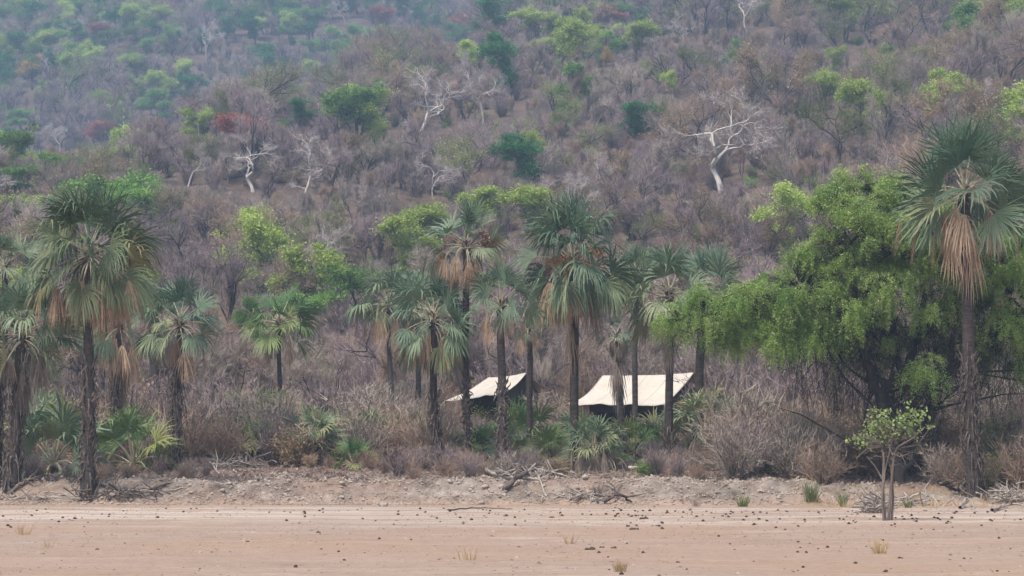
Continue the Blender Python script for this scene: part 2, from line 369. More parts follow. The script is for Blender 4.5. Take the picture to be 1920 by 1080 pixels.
# ------------------------------------------------------------------ palms
def fan_leaf(bl, st, rng, base, az, el, pet, R, nseg=30, spread=2.3, droop=.45, sag=.15, fold=.25, tint=None, dead=False, roll=None):
    """one fan leaf: curved stalk, then pleated segments joined near the middle and free and hanging at the tips"""
    d0 = np.array([math.cos(az) * math.cos(el), math.sin(az) * math.cos(el), math.sin(el)])
    n = 6; P = [np.array(base, float)]; d = d0.copy()
    for i in range(n):
        d = norm(d + np.array([0, 0, -1.0]) * sag * (0.4 + i * .25)); P.append(P[-1] + d * pet / n)
    P = np.array(P)
    tube(st, P, np.linspace(.042, .02, n + 1) * (0.9 if not dead else .7), 4, squash=.6)
    H = P[-1]; ax = norm(d + (np.array([0, 0, -.5]) if dead else 0))
    side = norm(np.cross(ax, [0, 0, 1.0]) + 1e-4)
    if roll is None: roll = rng.uniform(-1.25, 1.25) if not dead else rng.normal() * .5
    nrm = np.cross(side, ax); side, nrm = side * math.cos(roll) + nrm * math.sin(roll), nrm * math.cos(roll) - side * math.sin(roll)
    th = (np.arange(nseg) / (nseg - 1) * 2 - 1) * spread * rng.uniform(.85, 1.05)
    ts = np.array([.03, .22, .42, .58, .74, .88, 1.0]); m = len(ts)
    half = spread / (nseg - 1) * 1.0
    wprof = np.array([.03, .22, .41, .42, .30, .16, .0]) if not dead else np.array([.03, .15, .22, .22, .18, .1, 0])
    dirs = np.cos(th)[:, None] * ax + np.sin(th)[:, None] * side + (np.abs(np.sin(th)) * fold + np.maximum(0, -np.cos(th)) * .3)[:, None] * nrm
    dirs = norm(dirs); L = R * (1 - .18 * (np.abs(th) / spread) ** 2) * np.where(rng.random(nseg) < .07, rng.uniform(.45, .8, nseg), rng.uniform(.86, 1.08, nseg))
    tang = norm(-np.sin(th)[:, None] * ax + np.cos(th)[:, None] * side)
    kd = droop * rng.uniform(.35, 1.5, nseg)
    pos = H + dirs * (ts[0] * L)[:, None]; pts = [pos]
    for q in range(1, m):
        t = ts[q]; k = np.clip(kd * (max(0, t - (.32 if not dead else 0.0)) ** 1.15) * (2.6 if not dead else 4.), 0, 1.6)
        dd = norm(dirs + np.array([0, 0, -1.0]) * k[:, None] * 1.7 + (rng.normal(size=(nseg, 3)) * .12 if dead else rng.normal(size=(nseg, 3)) * .03 * q))
        pos = pos + dd * ((ts[q] - ts[q - 1]) * L)[:, None]; pts.append(pos)
    C = np.stack(pts, 1)                                     # seg, station, 3
    w = (wprof[None] * (L * half)[:, None])[..., None]
    Lf = C - tang[:, None] * w; Rt = C + tang[:, None] * w
    Md = C + nrm * 0.35 * w
    V = np.stack([Lf, Md, Rt], 2).reshape(-1, 3)
    b = np.arange(nseg)[:, None, None] * (m * 3) + np.arange(m - 1)[None, :, None] * 3 + np.arange(2)[None, None]
    F = np.stack([b, b + 1, b + 4, b + 3], -1).reshape(-1, 4)
    tt = rng.random() if tint is None else tint
    A = np.stack([np.tile(np.repeat(ts, 3), nseg), np.full(nseg * m * 3, tt)], 1)
    if dead: A[:, 1] = np.repeat(np.clip(tt + rng.normal(size=nseg) * .25, 0, 1), m * 3)
    bl.add(V, F, A)

def palm(px, base, cpx, cpy, name_seed, crown=2.5, ngreen=30, ndead=8, droop=.4, low=-25, r0=.17, r1=.13, boots=(0, .35), boot_len=.35,
         mat='palm_green', dmat='palm_dead', skirt=0, label='', Y=None, lean=0, nseg=30, fruit=0, bulge=0, group=None, dead_len=1.0, shag=0, scl=1.0, blade=1.42, pet=.95, hang=(), side=()):
    rng = np.random.default_rng(name_seed)
    b = on_ray(px, base) if Y is None else on_px(px, Y)
    Y = b.y; c = at(cpx, cpy, Y + rng.uniform(-.3, .3)); H = c.z - b.z
    root = empty('palm_tree', b)
    tag(root, label, 'palm tree', group or 'fan palms along the riverbank')
    if abs(px - 165) > 2 and abs(px - 1826) > 2: r0 *= .86; r1 *= .84
    top = np.array([c.x - b.x, c.y - b.y, H])
    # trunk
    k = 26; t = np.linspace(0, 1, k); P = np.outer(t, top)
    P[:, 0] += lean * np.sin(t * math.pi) + .04 * np.sin(t * 7 + rng.uniform(0, 6)) * t; P[0, 2] = -.3
    R = r0 + (r1 - r0) * t ** .7 + .10 * np.exp(-t * H / .5) + bulge * np.exp(-((t - .55) / .2) ** 2)
    R = R * (1 + .03 * rng.normal(size=k))
    mb = MB(); tube(mb, P, R, 12); mb.obj('trunk', M['palm_trunk'], root)
    # leaf bases and fibres clinging to the lower trunk
    if boots[1] > boots[0]:
        mb = MB(); nb = int((boots[1] - boots[0]) * H * 44)
        for i in range(nb):
            tt = boots[0] + (boots[1] - boots[0]) * (i + rng.random()) / nb
            a = i * 2.4 + rng.normal() * .3; rr = np.interp(tt, t, R); p = np.array([np.interp(tt, t, P[:, q]) for q in range(3)])
            o = np.array([math.cos(a), math.sin(a), 0]); up = rng.random() < .55
            L = boot_len * rng.uniform(.35, 1.1)
            q0 = p + o * rr * .9; q1 = q0 + o * rng.uniform(.05, .14) + np.array([0, 0, L * .5 if up else -L * .4]); q2 = q1 + o * rng.uniform(-.02, .12) * L * 3 + np.array([0, 0, L * .35 if up else -L * .7])
            tube(mb, [q0, q1, q2], [.05, .038, .010], 4, squash=.5)
        if shag:
            for i in range(shag):
                tt = rng.uniform(boots[0], boots[1] + .05); a = rng.uniform(0, 6.28); p = np.array([np.interp(tt, t, P[:, q]) for q in range(3)])
                o = np.array([math.cos(a), math.sin(a), 0]); L = rng.uniform(.5, 1.3)
                q = [p + o * .15, p + o * rng.uniform(.22, .42) + [0, 0, -L * .25], p + o * rng.uniform(.15, .55) + [0, 0, -L]]
                tube(mb, q, [.022, .018, .006], 3)
        mb.obj('leaf_bases', M['palm_boot'], root)
    # crown of green leaves
    bl, st, dl = MB(), MB(), MB(); ct = P[-1]
    s = crown / 2.5 * scl
    for i in range(int(ngreen * .72)):
        f = (i + .5) / (ngreen * .72); el = math.radians(72 + (low - 72) * f ** 1.0 + rng.normal() * 11)
        az = i * 2.39996 + rng.normal() * .25
        fan_leaf(bl, st, rng, ct + np.array([0, 0, .25 - .45 * f]) * s, az, el, (pet + .45 * f) * s * rng.uniform(.8, 1.15), blade * s * rng.uniform(.85, 1.1),
                 nseg, rng.uniform(1.35, 2.3), droop * (.25 + 1.1 * f) * rng.uniform(.5, 1.6), (.02 + .09 * f) * rng.uniform(.5, 1.3), rng.uniform(.05, .9), tint=np.clip(.05 + .55 * f + rng.normal() * .16, 0, .84))
    for i in range(int(ndead * 1.6)):
        az = i * 2.39996 + 1 + rng.normal() * .5; el = math.radians(rng.uniform(-35, 32))
        fan_leaf(dl, st, rng, ct + np.array([0, 0, -.15]) * s, az, el, rng.uniform(.6, 1.55) * s, 1.25 * s * dead_len * rng.uniform(.8, 1.2),
                 22, 1.25, 1.0, .32, .2, tint=rng.random(), dead=True)
    for hx, hz, hl in hang:
        for q in range(2): fan_leaf(dl, st, rng, ct + np.array([hx + .08 * q, -.22, -hz]), rng.uniform(4.2, 5.2), math.radians(-72), .3, hl * (1 - .2 * q), 20, .55, .5, .3, .2, tint=rng.uniform(.5, .9), dead=True)
    for a_, e_, p_, R_ in side: fan_leaf(dl, st, rng, ct, a_, e_, p_, R_, 26, .8, .8, .20, .3, tint=rng.uniform(.3, .9), dead=True)
    for i in range(skirt):
        az = rng.uniform(0, 6.28); z = -rng.uniform(.2, 1.5)
        fan_leaf(dl, st, rng, ct + np.array([0, 0, z]), az, math.radians(-55), rng.uniform(.3, .7), rng.uniform(1.0, 1.6) * dead_len, 16, .8, 1.0, .5, .2, tint=rng.random() * .7, dead=True)
    # torn stubs and upright spear leaf stalks at the heart
    for i in range(14):
        a = rng.uniform(0, 6.28); e = rng.uniform(-.2, 1.3); L = rng.uniform(.3, .7) * s; d = np.array([math.cos(a) * math.cos(e), math.sin(a) * math.cos(e), math.sin(e)])
        tube(st, [ct - [0, 0, .2], ct + d * L * .6, ct + d * L], [.06 * s, .05 * s, .02], 4, squash=.5)
    bl.obj('crown', M[mat], root, smooth=False); st.obj('leaf_stalks', M['stalk'], root)
    if dl.n: dl.obj('dead_leaves', M[dmat], root, smooth=False)
    mb = MB()
    for i in range(26):
        a = rng.uniform(0, 6.28); z = rng.uniform(-.5, .25) * s; d = np.array([math.cos(a), math.sin(a), 0])
        tube(mb, [ct + [0, 0, z] , ct + d * .17 * s + [0, 0, z + .1], ct + d * rng.uniform(.22, .34) * s + [0, 0, z + rng.uniform(-.1, .25)]], [.06 * s, .05 * s, .015], 4)
    mb.obj('leaf_sheaths', M['palm_boot'], root)
    if fruit:
        mb = MB()
        for i in range(fruit):
            a = rng.uniform(0, 6.28); d = np.array([math.cos(a), math.sin(a), 0])
            q = [ct + d * .1, ct + d * .55 + [0, 0, rng.uniform(-.1, .5)], ct + d * rng.uniform(.8, 1.2) + [0, 0, rng.uniform(-.7, .3)]]; tube(mb, q, [.03, .02, .01], 3)
            e = np.array(q[1]); g = np.array(q[2])
            Q = e + (g - e) * rng.random((60, 1)) + rng.normal(size=(60, 3)) * .07; slivers(mb, Q, rng.normal(size=(60, 3)), rng.uniform(.1, .25, 60), np.full(60, .02), rng)
        mb.obj('fruit_stalks', M['fruit'], root)
    return root

PALMS = [
 dict(px=165, base=931, cpx=168, cpy=478, name_seed=1, crown=2.55, ngreen=46, ndead=11, droop=.75, low=-38, r0=.22, r1=.15, boots=(.0, .56), boot_len=.42, mat='palm_olive', nseg=34, blade=1.55, hang=((.3, 1.0, 1.7),), side=((.1, -.1, 1.9, 1.4), (-.3, -.3, 1.5, 1.5), (-.5, 0, 1.8, 1.3), (3.3, -.1, 1.9, 1.4), (3.6, -.3, 1.5, 1.5), (3.4, -.5, 1.2, 1.5)), dead_len=1.15,
      label='tall drooping fan palm rooted in the bank face at the left, pale frayed leaf tips'),
 dict(px=1826, base=928, cpx=1808, cpy=362, name_seed=2, crown=2.45, ngreen=32, ndead=7, droop=.26, low=-24, blade=1.68, pet=1.0, hang=((.12, 1.2, 2.1),), side=((3.25, .25, 2.2, 1.6), (3.35, -.05, 1.9, 1.6), (3.6, -.3, 1.5, 1.6), (3.1, .1, 1.6, 1.4), (3.9, -.1, 1.2, 1.4), (.1, -.1, 1.9, 1.4)), r0=.24, r1=.17, boots=(.0, .46), boot_len=.45, shag=34, nseg=40, dead_len=1.15,
      label='tallest fan palm, in front of the big acacia, with rust-brown dead leaves'),
 dict(px=876, base=884, cpx=872, cpy=462, name_seed=3, crown=1.9, ngreen=17, ndead=12, droop=.3, low=5, r0=.13, r1=.14, boots=(.0, .42), boot_len=.25, dmat='palm_dead', fruit=4,
      side=((3.2, .3, 1.5, .9), (3.4, .1, 1.3, 1.0), (-.1, .2, 1.3, 1.0), (-.3, 0, 1.1, 1.1)), label='slim tall fan palm with a small upright green tuft, left of the wide central palm'),
 dict(px=1078, base=800, cpx=1075, cpy=492, name_seed=4, crown=2.7, ngreen=44, ndead=10, droop=0.95, low=-42, r0=.17, r1=.18, boots=(0, .12), nseg=36, fruit=12, Y=100, hang=((-.12, 1.9, 1.9), (.3, .6, 1.5)), blade=1.55, dead_len=1.2, mat='palm_green',
      label='broad central fan palm with brown fruit stalks and a hanging dead leaf beside its trunk'),
 dict(px=941, base=868, cpx=940, cpy=572, name_seed=5, crown=1.8, ngreen=18, ndead=6, droop=0.9, low=-20, r0=.21, r1=.15, boots=(0, .55), boot_len=.28, Y=98,
      label='fan palm with thick scaly trunk between the slim tall palm and the wide central palm'),
 dict(px=824, base=884, cpx=812, cpy=600, name_seed=6, crown=2.1, ngreen=34, ndead=9, droop=0.85, low=-55, r0=.17, r1=.13, boots=(0, .5), boot_len=.5, shag=26, lean=-.08,
      label='shorter full-crowned fan palm immediately left of the slim tall palm'),
 dict(px=736, base=786, cpx=728, cpy=572, name_seed=7, crown=1.9, ngreen=24, ndead=9, droop=0.75, low=-15, r0=.13, r1=.11, boots=(0, .1), dmat='palm_dead', Y=114,
      side=((3.2, 0, 1.5, 1.1), (3.5, -.2, 1.2, 1.1), (3.3, .2, 1.3, 1.0)), label='thin-trunked fan palm with rusty leaf skirt, left one of the middle palm cluster'),
 dict(px=526, base=778, cpx=524, cpy=608, name_seed=8, crown=1.95, ngreen=24, ndead=7, droop=.5, low=-30, r0=.12, r1=.10, boots=(0, .1), mat='palm_bright', Y=118,
      label='small lone fan palm before a light green bush, left of the middle palms'),
 dict(px=328, base=880, cpx=336, cpy=606, name_seed=9, crown=1.95, ngreen=28, ndead=8, droop=0.7, low=-28, r0=.21, r1=.13, boots=(.03, .72), boot_len=.5, shag=70,
      label='fan palm with a shaggy skirt of hanging fibres and a branch propped at its foot'),
 dict(px=212, base=806, cpx=222, cpy=610, name_seed=10, crown=1.9, ngreen=26, ndead=8, droop=0.7, low=-40, r0=.2, r1=.16, boots=(0, .6), skirt=8, boot_len=.35, Y=106, hang=((.5, .5, 1.7), (-.15, .5, 1.3)), dead_len=1.25,
      label='fan palm close behind the tall drooping palm, long tan leaves hanging to the right'),
 dict(px=188, base=800, cpx=196, cpy=560, name_seed=11, crown=1.5, ngreen=18, ndead=4, droop=.3, low=0, r0=.17, r1=.14, boots=(0, .4), Y=112,
      label='slender fan palm half hidden behind the tall drooping palm trunk'),
 dict(px=22, base=905, cpx=42, cpy=628, name_seed=12, crown=2.15, ngreen=30, ndead=8, droop=0.65, low=-25, r0=.24, r1=.19, boots=(0, .75), skirt=16, boot_len=.45, shag=30, dmat='palm_grey',
      label='leaning fan palm at the left edge with a thick grey skirt of dead leaves'),
 dict(px=-8, base=912, cpx=-6, cpy=640, name_seed=13, crown=1.8, ngreen=22, ndead=7, droop=.5, low=-20, r0=.22, r1=.17, boots=(0, .75), skirt=12, dmat='palm_grey', shag=20,
      label='dark fan palm trunk cut off by the left picture edge'),
 dict(px=10, base=800, cpx=8, cpy=505, name_seed=14, crown=2.0, ngreen=22, ndead=4, droop=.3, low=-10, r0=.17, r1=.14, boots=(0, .3), Y=110,
      label='fan palm behind the left edge pair, dark blue-green top above their crowns'),
 dict(px=1166, base=780, cpx=1158, cpy=630, name_seed=15, crown=1.15, ngreen=9, ndead=12, droop=.6, low=-30, r0=.15, r1=.13, boots=(0, .3), skirt=12, Y=106, dmat='palm_grey', dead_len=.85,
      label='stunted fan palm with a grey-brown leaf skirt hanging before the large tent roof'),
 dict(px=1254, base=838, cpx=1256, cpy=556, name_seed=16, crown=2.2, ngreen=26, ndead=8, droop=0.65, low=-18, r0=.19, r1=.14, boots=(0, .25), Y=100, skirt=4, dmat='palm_grey',
      label='blue-green fan palm just left of the big acacia, trunk crossing the large tent'),
 dict(px=1306, base=800, cpx=1318, cpy=548, name_seed=17, crown=2.1, ngreen=20, ndead=6, droop=.4, low=0, r0=.22, r1=.17, boots=(0, .2), Y=108, skirt=8, dmat='palm_grey',
      label='fan palm at the right gable of the large tent, partly hidden by the acacia'),
 dict(px=1562, base=872, cpx=1566, cpy=610, name_seed=18, crown=1.4, ngreen=6, ndead=8, droop=.7, low=-40, r0=.2, r1=.17, boots=(0, .8), skirt=10, Y=102, dmat='palm_grey',
      label='shaggy dark palm trunk standing under the left half of the acacia crown'),
 dict(px=290, base=790, cpx=290, cpy=590, name_seed=19, crown=1.5, ngreen=18, ndead=5, droop=.4, low=-25, r0=.26, r1=.26, boots=(0, 0), Y=122,
      label='thick grey-trunked palm in the background left of the shaggy-skirted palm'),
 dict(px=994, base=785, cpx=992, cpy=612, name_seed=20, crown=1.25, ngreen=12, ndead=9, droop=.6, low=-20, r0=.14, r1=.12, boots=(0, .2), Y=108, dmat='palm_dead',
      label='small brown-skirted palm behind the central palms, above the small tent'),
 dict(px=786, base=800, cpx=782, cpy=565, name_seed=21, crown=1.5, ngreen=20, ndead=3, droop=.3, low=0, r0=.14, r1=.12, boots=(0, .1), Y=116,
      label='blue-green fan palm crown peeping between two palms of the middle cluster'),
 dict(px=1190, base=800, cpx=1192, cpy=520, name_seed=22, crown=1.5, ngreen=18, ndead=6, droop=.5, low=-15, r0=.14, r1=.12, boots=(0, .2), Y=112,
      label='fan palm half behind the right side of the broad central palm crown'),
 dict(px=1940, base=905, cpx=1945, cpy=420, name_seed=23, crown=2.2, ngreen=20, ndead=5, droop=.4, low=-35, r0=.2, r1=.15, boots=(0, .4), Y=96,
      label='fan palm just beyond the right picture edge, its leaf tips reaching in'),
]
for k in PALMS: palm(**k)

# young stemless palms on the bank
def shrub_palm(seed, R=1.2, n=16, mat='palm_green', ndead=6, stem=.15):
    rng = np.random.default_rng(seed); root = empty('young_palm', (0, 0, 0))
    bl, st, dl = MB(), MB(), MB()
    for i in range(n):
        f = (i + .5) / n; el = math.radians(82 - 62 * f + rng.normal() * 7); az = i * 2.4 + rng.normal() * .3
        fan_leaf(bl, st, rng, (0, 0, stem), az, el, R * .62 * rng.uniform(.7, 1.15), R * .62 * rng.uniform(.8, 1.1), 22, 1.75, .25 + .3 * f, .05 + .08 * f, rng.uniform(.15, .6), tint=rng.uniform(.05, .85))
    for i in range(int(ndead * 2.2)):
        fan_leaf(dl, st, rng, (0, 0, stem), rng.uniform(0, 6.28), math.radians(rng.uniform(-5, 40)), R * rng.uniform(.3, .6), R * .6, 16, 1.0, 1.0, .3, .2, tint=rng.random(), dead=True)
    bl.obj('fronds', M[mat], root, smooth=False); st.obj('leaf_stalks', M['stalk'], root); dl.obj('dead_leaves', M['palm_grey'], root, smooth=False)
    if stem > .3:
        mb = MB(); tube(mb, [(0, 0, -.2), (0.02, 0, stem * .6), (0, 0, stem)], [.17, .15, .12], 8)
        for i in range(60):
            a = rng.uniform(0, 6.28); z = rng.uniform(0, stem); o = np.array([math.cos(a), math.sin(a), 0]); tube(mb, [o * .12 + [0, 0, z], o * .24 + [0, 0, z + .1], o * .3 + [0, 0, z + .02]], [.04, .03, .01], 3)
        mb.obj('stem', M['palm_boot'], root)
    return root
def cap_scale(px, loc, H, sc):
    if 832 < px < 1345 and loc[1] < 128:
        ppm = FX / loc[1]; base = float(proj(loc[0], loc[1], loc[2])[1]); lim = 754 if px < 900 else (742 if px < 960 else (724 if px < 1045 else (760 if px < 1300 else 742)))
        sc = min(sc, (base - lim) / (ppm * H))
    return sc
G_YP = 'young palms growing on the bank top'
ysp = [  # px, foot row, proto, scale, label
 (100, 888, 0, 1.25, 'dark green young palm clump between the left edge palms and the tall drooping palm'),
 (250, 886, 1, 1.1, 'young palm with yellowing outer fans between drooping palm and shaggy-skirted palm'),
 (205, 850, 2, .85, 'small young palm tucked behind the trunk of the tall drooping palm'),
 (375, 856, 2, .75, 'small green young palm right of the shaggy-skirted palm trunk'),
 (432, 862, 4, .85, 'bright green young palm on a short stem left of the lone small palm'),
 (492, 864, 4, .75, 'young palm with brown-tipped leaf beneath the lone small palm'),
 (585, 874, 3, .8, 'stemmed young palm right of the lone small palm'),
 (648, 852, 4, .6, 'thin bright young palm standing in grey litter, right of the stemmed young palm'),
 (706, 862, 1, .85, 'young palm below the thin-trunked rusty-skirted palm'),
 (755, 850, 2, .8, 'low young palm between the thin-trunked palm and the full-crowned palm'),
 (905, 866, 0, .6, 'compact dark young palm between the slim tall trunk and the scaly trunk'),
 (985, 850, 1, .95, 'young palm with open fans in front of the small tent'),
 (1035, 866, 2, .7, 'low spreading young palm left of the big grey-skirted clump'),
 (1240, 856, 0, .9, 'feathery blue-green young palm at the foot of the tent-crossing palm'),
 (1322, 862, 3, 1.35, 'young palm with long curved stalks in front of the large tent gable'),
 (1190, 862, 2, .8, 'young palm at the right flank of the big grey-skirted clump'),
 (300, 846, 2, .7, 'pale young palm fan behind the shaggy-skirted palm, left side'),
 (60, 830, 1, .9, 'bright young palm partly behind the left edge palm trunk'),
]
protos = [shrub_palm(101, 1.25, 22), shrub_palm(102, 1.2, 17, 'palm_bright'), shrub_palm(103, 1.1, 14, 'palm_bright'), shrub_palm(104, 1.2, 16, 'palm_green', 9, .7), shrub_palm(105, 1.0, 9, 'palm_bright', 8, .45)]
used = set()
for i, (px, row, p, sc, lab) in enumerate(ysp):
    loc = on_ray(px, row); sc = cap_scale(px, loc, 1.65, sc * 1.45 * loc.y / 98)
    if p not in used:
        o = protos[p]; used.add(p); o.location = loc; o.rotation_euler = (0, 0, i * 1.3); o.scale = (sc,) * 3
    else: o = copy_thing(protos[p], loc, i * 1.7, sc)
    tag(o, lab, 'young palm', G_YP)
rngY = np.random.default_rng(8); ynb = [(22, 'the left edge palm'), (165, 'the tall drooping palm'), (328, 'the shaggy-skirted palm'), (526, 'the lone small palm'), (736, 'the thin-trunked palm'), (876, 'the slim tall palm'), (1078, 'the broad central palm'), (1254, 'the tent-crossing palm'), (1400, 'the acacia left wing'), (1562, 'the shaggy trunk under the acacia')]
seen_y = set()
for i in range(26):
    px = rngY.uniform(20, 1500) if i < 28 else rngY.uniform(620, 1300); row = rngY.uniform(838, 884)
    if 1040 < px < 1180 or (400 < px < 640 and row > 870): row = rngY.uniform(830, 850)
    loc = on_ray(px, row); k = int(rngY.integers(5)); sc = cap_scale(px, loc, 1.7, rngY.uniform(.7, 1.15) * loc.y / 98)
    o = copy_thing(protos[k], loc, rngY.uniform(0, 6.28), sc); nb = sorted(ynb, key=lambda q: abs(q[0] - px)); lab = None
    for q in nb[:2]:
        for ad in ('', 'small ' if sc < .75 else 'wide ', 'grey-skirted '):
            t_ = f"{ad}young palm {'at the bank edge' if row > 862 else 'set back on the bank'}, {'left of' if px < q[0] else 'right of'} {q[1]}"
            if lab is None and t_ not in seen_y: lab = t_; seen_y.add(t_)
    tag(o, lab or t_, 'young palm', G_YP)
def big_clump():
    rng = np.random.default_rng(77); root = empty('young_palm', on_ray(1112, 886))
    tag(root, 'big young palm clump with a drooping grey skirt, in front of the broad central palm', 'young palm', G_YP)
    bl, st, dl = MB(), MB(), MB()
    for i in range(34):
        f = (i + .5) / 34; el = math.radians(86 - 66 * f + rng.normal() * 7); az = i * 2.4
        fan_leaf(bl, st, rng, (rng.normal() * .2, rng.normal() * .2, .65), az, el, rng.uniform(.6, .95), rng.uniform(.65, .85), 24, 1.6, .35 + .4 * f, .08, .4, tint=rng.uniform(.1, .7))
    for i in range(84):
        az = rng.uniform(0, 6.28) if i < 46 else rng.uniform(3.4, 6.0); fan_leaf(dl, st, rng, (rng.normal() * .3, rng.normal() * .2, rng.uniform(.3, 1.0)), az, math.radians(rng.uniform(0, 35)), rng.uniform(.5, 1.1), rng.uniform(.6, .95), 18, .95, 1.0, .3, .2, tint=rng.random(), dead=True)
    bl.obj('fronds', M['palm_green'], root, smooth=False); st.obj('leaf_stalks', M['stalk'], root); dl.obj('dead_leaves', M['palm_grey'], root, smooth=False)
big_clump()

# ------------------------------------------------------------------ branching trees
def grow(rng, H=8, trunk=.35, r=.16, levels=4, kids=(3, 4), wob=.25, spreadang=.75, lift=.25, lenf=.62, nstems=1, lean=0.0, first=None, flat=0.0, rend=.62):
    """returns list of (points, radii, level)"""
    br = []
    def rec(p, d, L, rad, lv):
        n = 4 if lv < levels else 3; P = [p]; q = p.copy(); dd = d.copy()
        for i in range(n):
            dd = norm(dd + rng.normal(size=3) * wob * (.6 + .2 * lv) + np.array([0, 0, lift * (.5 if lv else 0)])); q = q + dd * L / n; P.append(q)
        P = np.array(P); re = rad * (rend if lv < levels else .3); R = np.linspace(rad, re, n + 1); br.append((P, R, lv))
        if lv >= levels: return
        k = rng.integers(kids[0], kids[1] + 1)
        for j in range(k):
            tpos = 1.0 if j < 2 else rng.uniform(.4, .95); i0 = int(tpos * n); i0 = min(max(i0, 1), n)
            base = P[i0]; ang = spreadang * rng.uniform(.6, 1.35); a = rng.uniform(0, 6.28)
            u = norm(np.cross(dd, [.3, .1, .9])); w = np.cross(dd, u)
            nd = norm(dd * math.cos(ang) + (u * math.cos(a) + w * math.sin(a)) * math.sin(ang)); nd[2] = nd[2] * (1 - flat) + .02
            rec(base, norm(nd), L * lenf * rng.uniform(.75, 1.25), re * rng.uniform(rend, .85) if j else re * .92, lv + 1)
    for s_ in range(nstems):
        a = rng.uniform(0, 6.28); d = norm(np.array([math.cos(a) * (.25 if nstems > 1 else .06) + lean, math.sin(a) * (.25 if nstems > 1 else .06), 1.0]))
        rec(np.array([0, 0, -.15]), d, H * trunk, r, 0)
    return br
def fit(br, H, W):
    Z = max(P[:, 2].max() for P, _, _ in br); Xm = np.percentile(np.abs(np.concatenate([P[:, :2] for P, _, _ in br])), 98)
    s = np.array([W / 2 / Xm, W / 2 / Xm, H / Z]); return [(P * s, R, l) for P, R, l in br]
def tree_mesh(seed, kind, H=7.5, W=6.5, **g):
    """trunk mesh and crown mesh for one kind of tree"""
    rng = np.random.default_rng(seed); tr, cr = MB(), MB()
    P0 = dict(bare=dict(levels=4, kids=(3, 4), wob=.2, spreadang=.6, lift=.22, trunk=.32, r=.16, rend=.68),
              pale=dict(levels=6, kids=(2, 2), wob=.26, spreadang=.66, lift=.10, trunk=.34, r=.27, lenf=.77, rend=.76),
              leafy=dict(levels=4, kids=(3, 4), wob=.22, spreadang=.65, lift=.12, trunk=.33, r=.18, rend=.66),
              sparse=dict(levels=4, kids=(3, 4), wob=.25, spreadang=.7, lift=.12, trunk=.33, r=.17, rend=.68))[kind]
    P0.update(g); br = fit(grow(rng, H=H, **P0), H, W); top = P0['levels']
    for P, R, lv in br:
        if lv < top - 1 or kind == 'pale' and lv < top: tube(tr, P, R, 7 if lv == 0 else (5 if lv < 2 else 4), cap=False)
        else: tube(cr if lv == top else tr, P, np.maximum(R, .012), 3, cap=False)
    ends = [(P, lv) for P, R, lv in br if lv >= top - 1]
    E = np.concatenate([P[1:] for P, lv in ends]); D = np.concatenate([np.gradient(P, axis=0)[1:] for P, lv in ends])
    ctr = np.array([0, 0, H * .5])
    def twigs(n, L, w, up=.5):
        i = rng.integers(0, len(E), n); A = E[i] + rng.normal(size=(n, 3)) * .12
        d = norm(D[i]) * .7 + rng.normal(size=(n, 3)) * .65 + norm(E[i] - ctr) * .4 + np.array([0, 0, up * .5])
        slivers(cr, A, d, rng.uniform(.4, 1.0, n) * L, rng.uniform(.6, 1.2, n) * w, rng)
        return A + norm(d) * (L * .55)
    if kind == 'bare': twigs(3000, .85, .011)
    elif kind == 'pale': twigs(2600, .75, .014)
    elif kind == 'leafy':
        q = twigs(700, .8, .012, .2)
        # leaf clumps: dense tufts round a subset of the twig ends, gaps between
        nc = 120; ci = E[rng.integers(0, len(E), nc)]; n = 11000
        k = rng.integers(0, nc, n); off = rng.normal(size=(n, 3)) * np.array([.42, .42, .24]) * rng.uniform(.6, 1.3, nc)[k][:, None]
        tt = np.clip(rng.uniform(0, .75, nc)[k] + rng.normal(size=n) * .15, 0, 1)
        leaves(cr, ci[k] + off + [0, 0, .1], rng.uniform(.14, .30, n), rng, .35, tt)
    elif kind == 'sparse':
        twigs(1800, .8, .011, .3); n = 3600; k = rng.integers(0, len(E), n)
        leaves(cr, E[k] + rng.normal(size=(n, 3)) * .28, rng.uniform(.10, .20, n), rng, .4)
    return tr, cr

KINDS = {}   # key -> (trunk mesh, crown mesh, noun bits, root name)
def kind(key, seed, k, bark, crown, desc, name, **g):
    tr, cr = tree_mesh(seed, k, **g)
    tm = tr.mesh('trunk', M[bark]); cm = cr.mesh('crown', M[crown], smooth=False)
    KINDS[key] = dict(tm=tm, cm=cm, desc=desc, name=name, H=g.get('H', 7.5))
for i in range(4): kind('grey%d' % i, 200 + i, 'bare', 'bark_grey', 'twig_grey', 'leafless grey tree', 'bare_tree', nstems=1 + i % 2)
for i in range(3): kind('mauve%d' % i, 210 + i, 'bare', 'bark_dark', 'twig_mauve', 'leafless mauve-grey tree', 'bare_tree', W=7, nstems=1 + i % 3)
for i in range(3): kind('brown%d' % i, 220 + i, 'bare', 'bark_dark', 'twig_brown', 'leafless brown tree with dark limbs', 'bare_tree', W=7.5, H=7)
for i in range(4): kind('pale%d' % i, 230 + i, 'pale', 'bark_pale', 'twig_pale', 'white-barked leafless tree', 'bare_tree', W=(9.5, 9, 8, 9.5)[i], H=7.5, r=(.21, .15, .14, .16)[i], **({} if i % 2 == 0 else dict(levels=5, kids=(2, 3))))
for i in range(3): kind('green%d' % i, 240 + i, 'leafy', 'bark_dark', 'leaf_green', 'mid green leafy tree', 'leafy_tree')
for i in range(2): kind('dark%d' % i, 250 + i, 'leafy', 'bark_dark', 'leaf_dark', 'dark green rounded tree', 'leafy_tree', W=6)
for i in range(3): kind('yellow%d' % i, 260 + i, 'leafy', 'bark_grey', 'leaf_yellow', 'yellow-green leafy tree', 'leafy_tree')
for i in range(2): kind('olive%d' % i, 270 + i, 'sparse', 'bark_dark', 'leaf_olive', 'thin olive-leaved tree', 'leafy_tree', W=7.5)
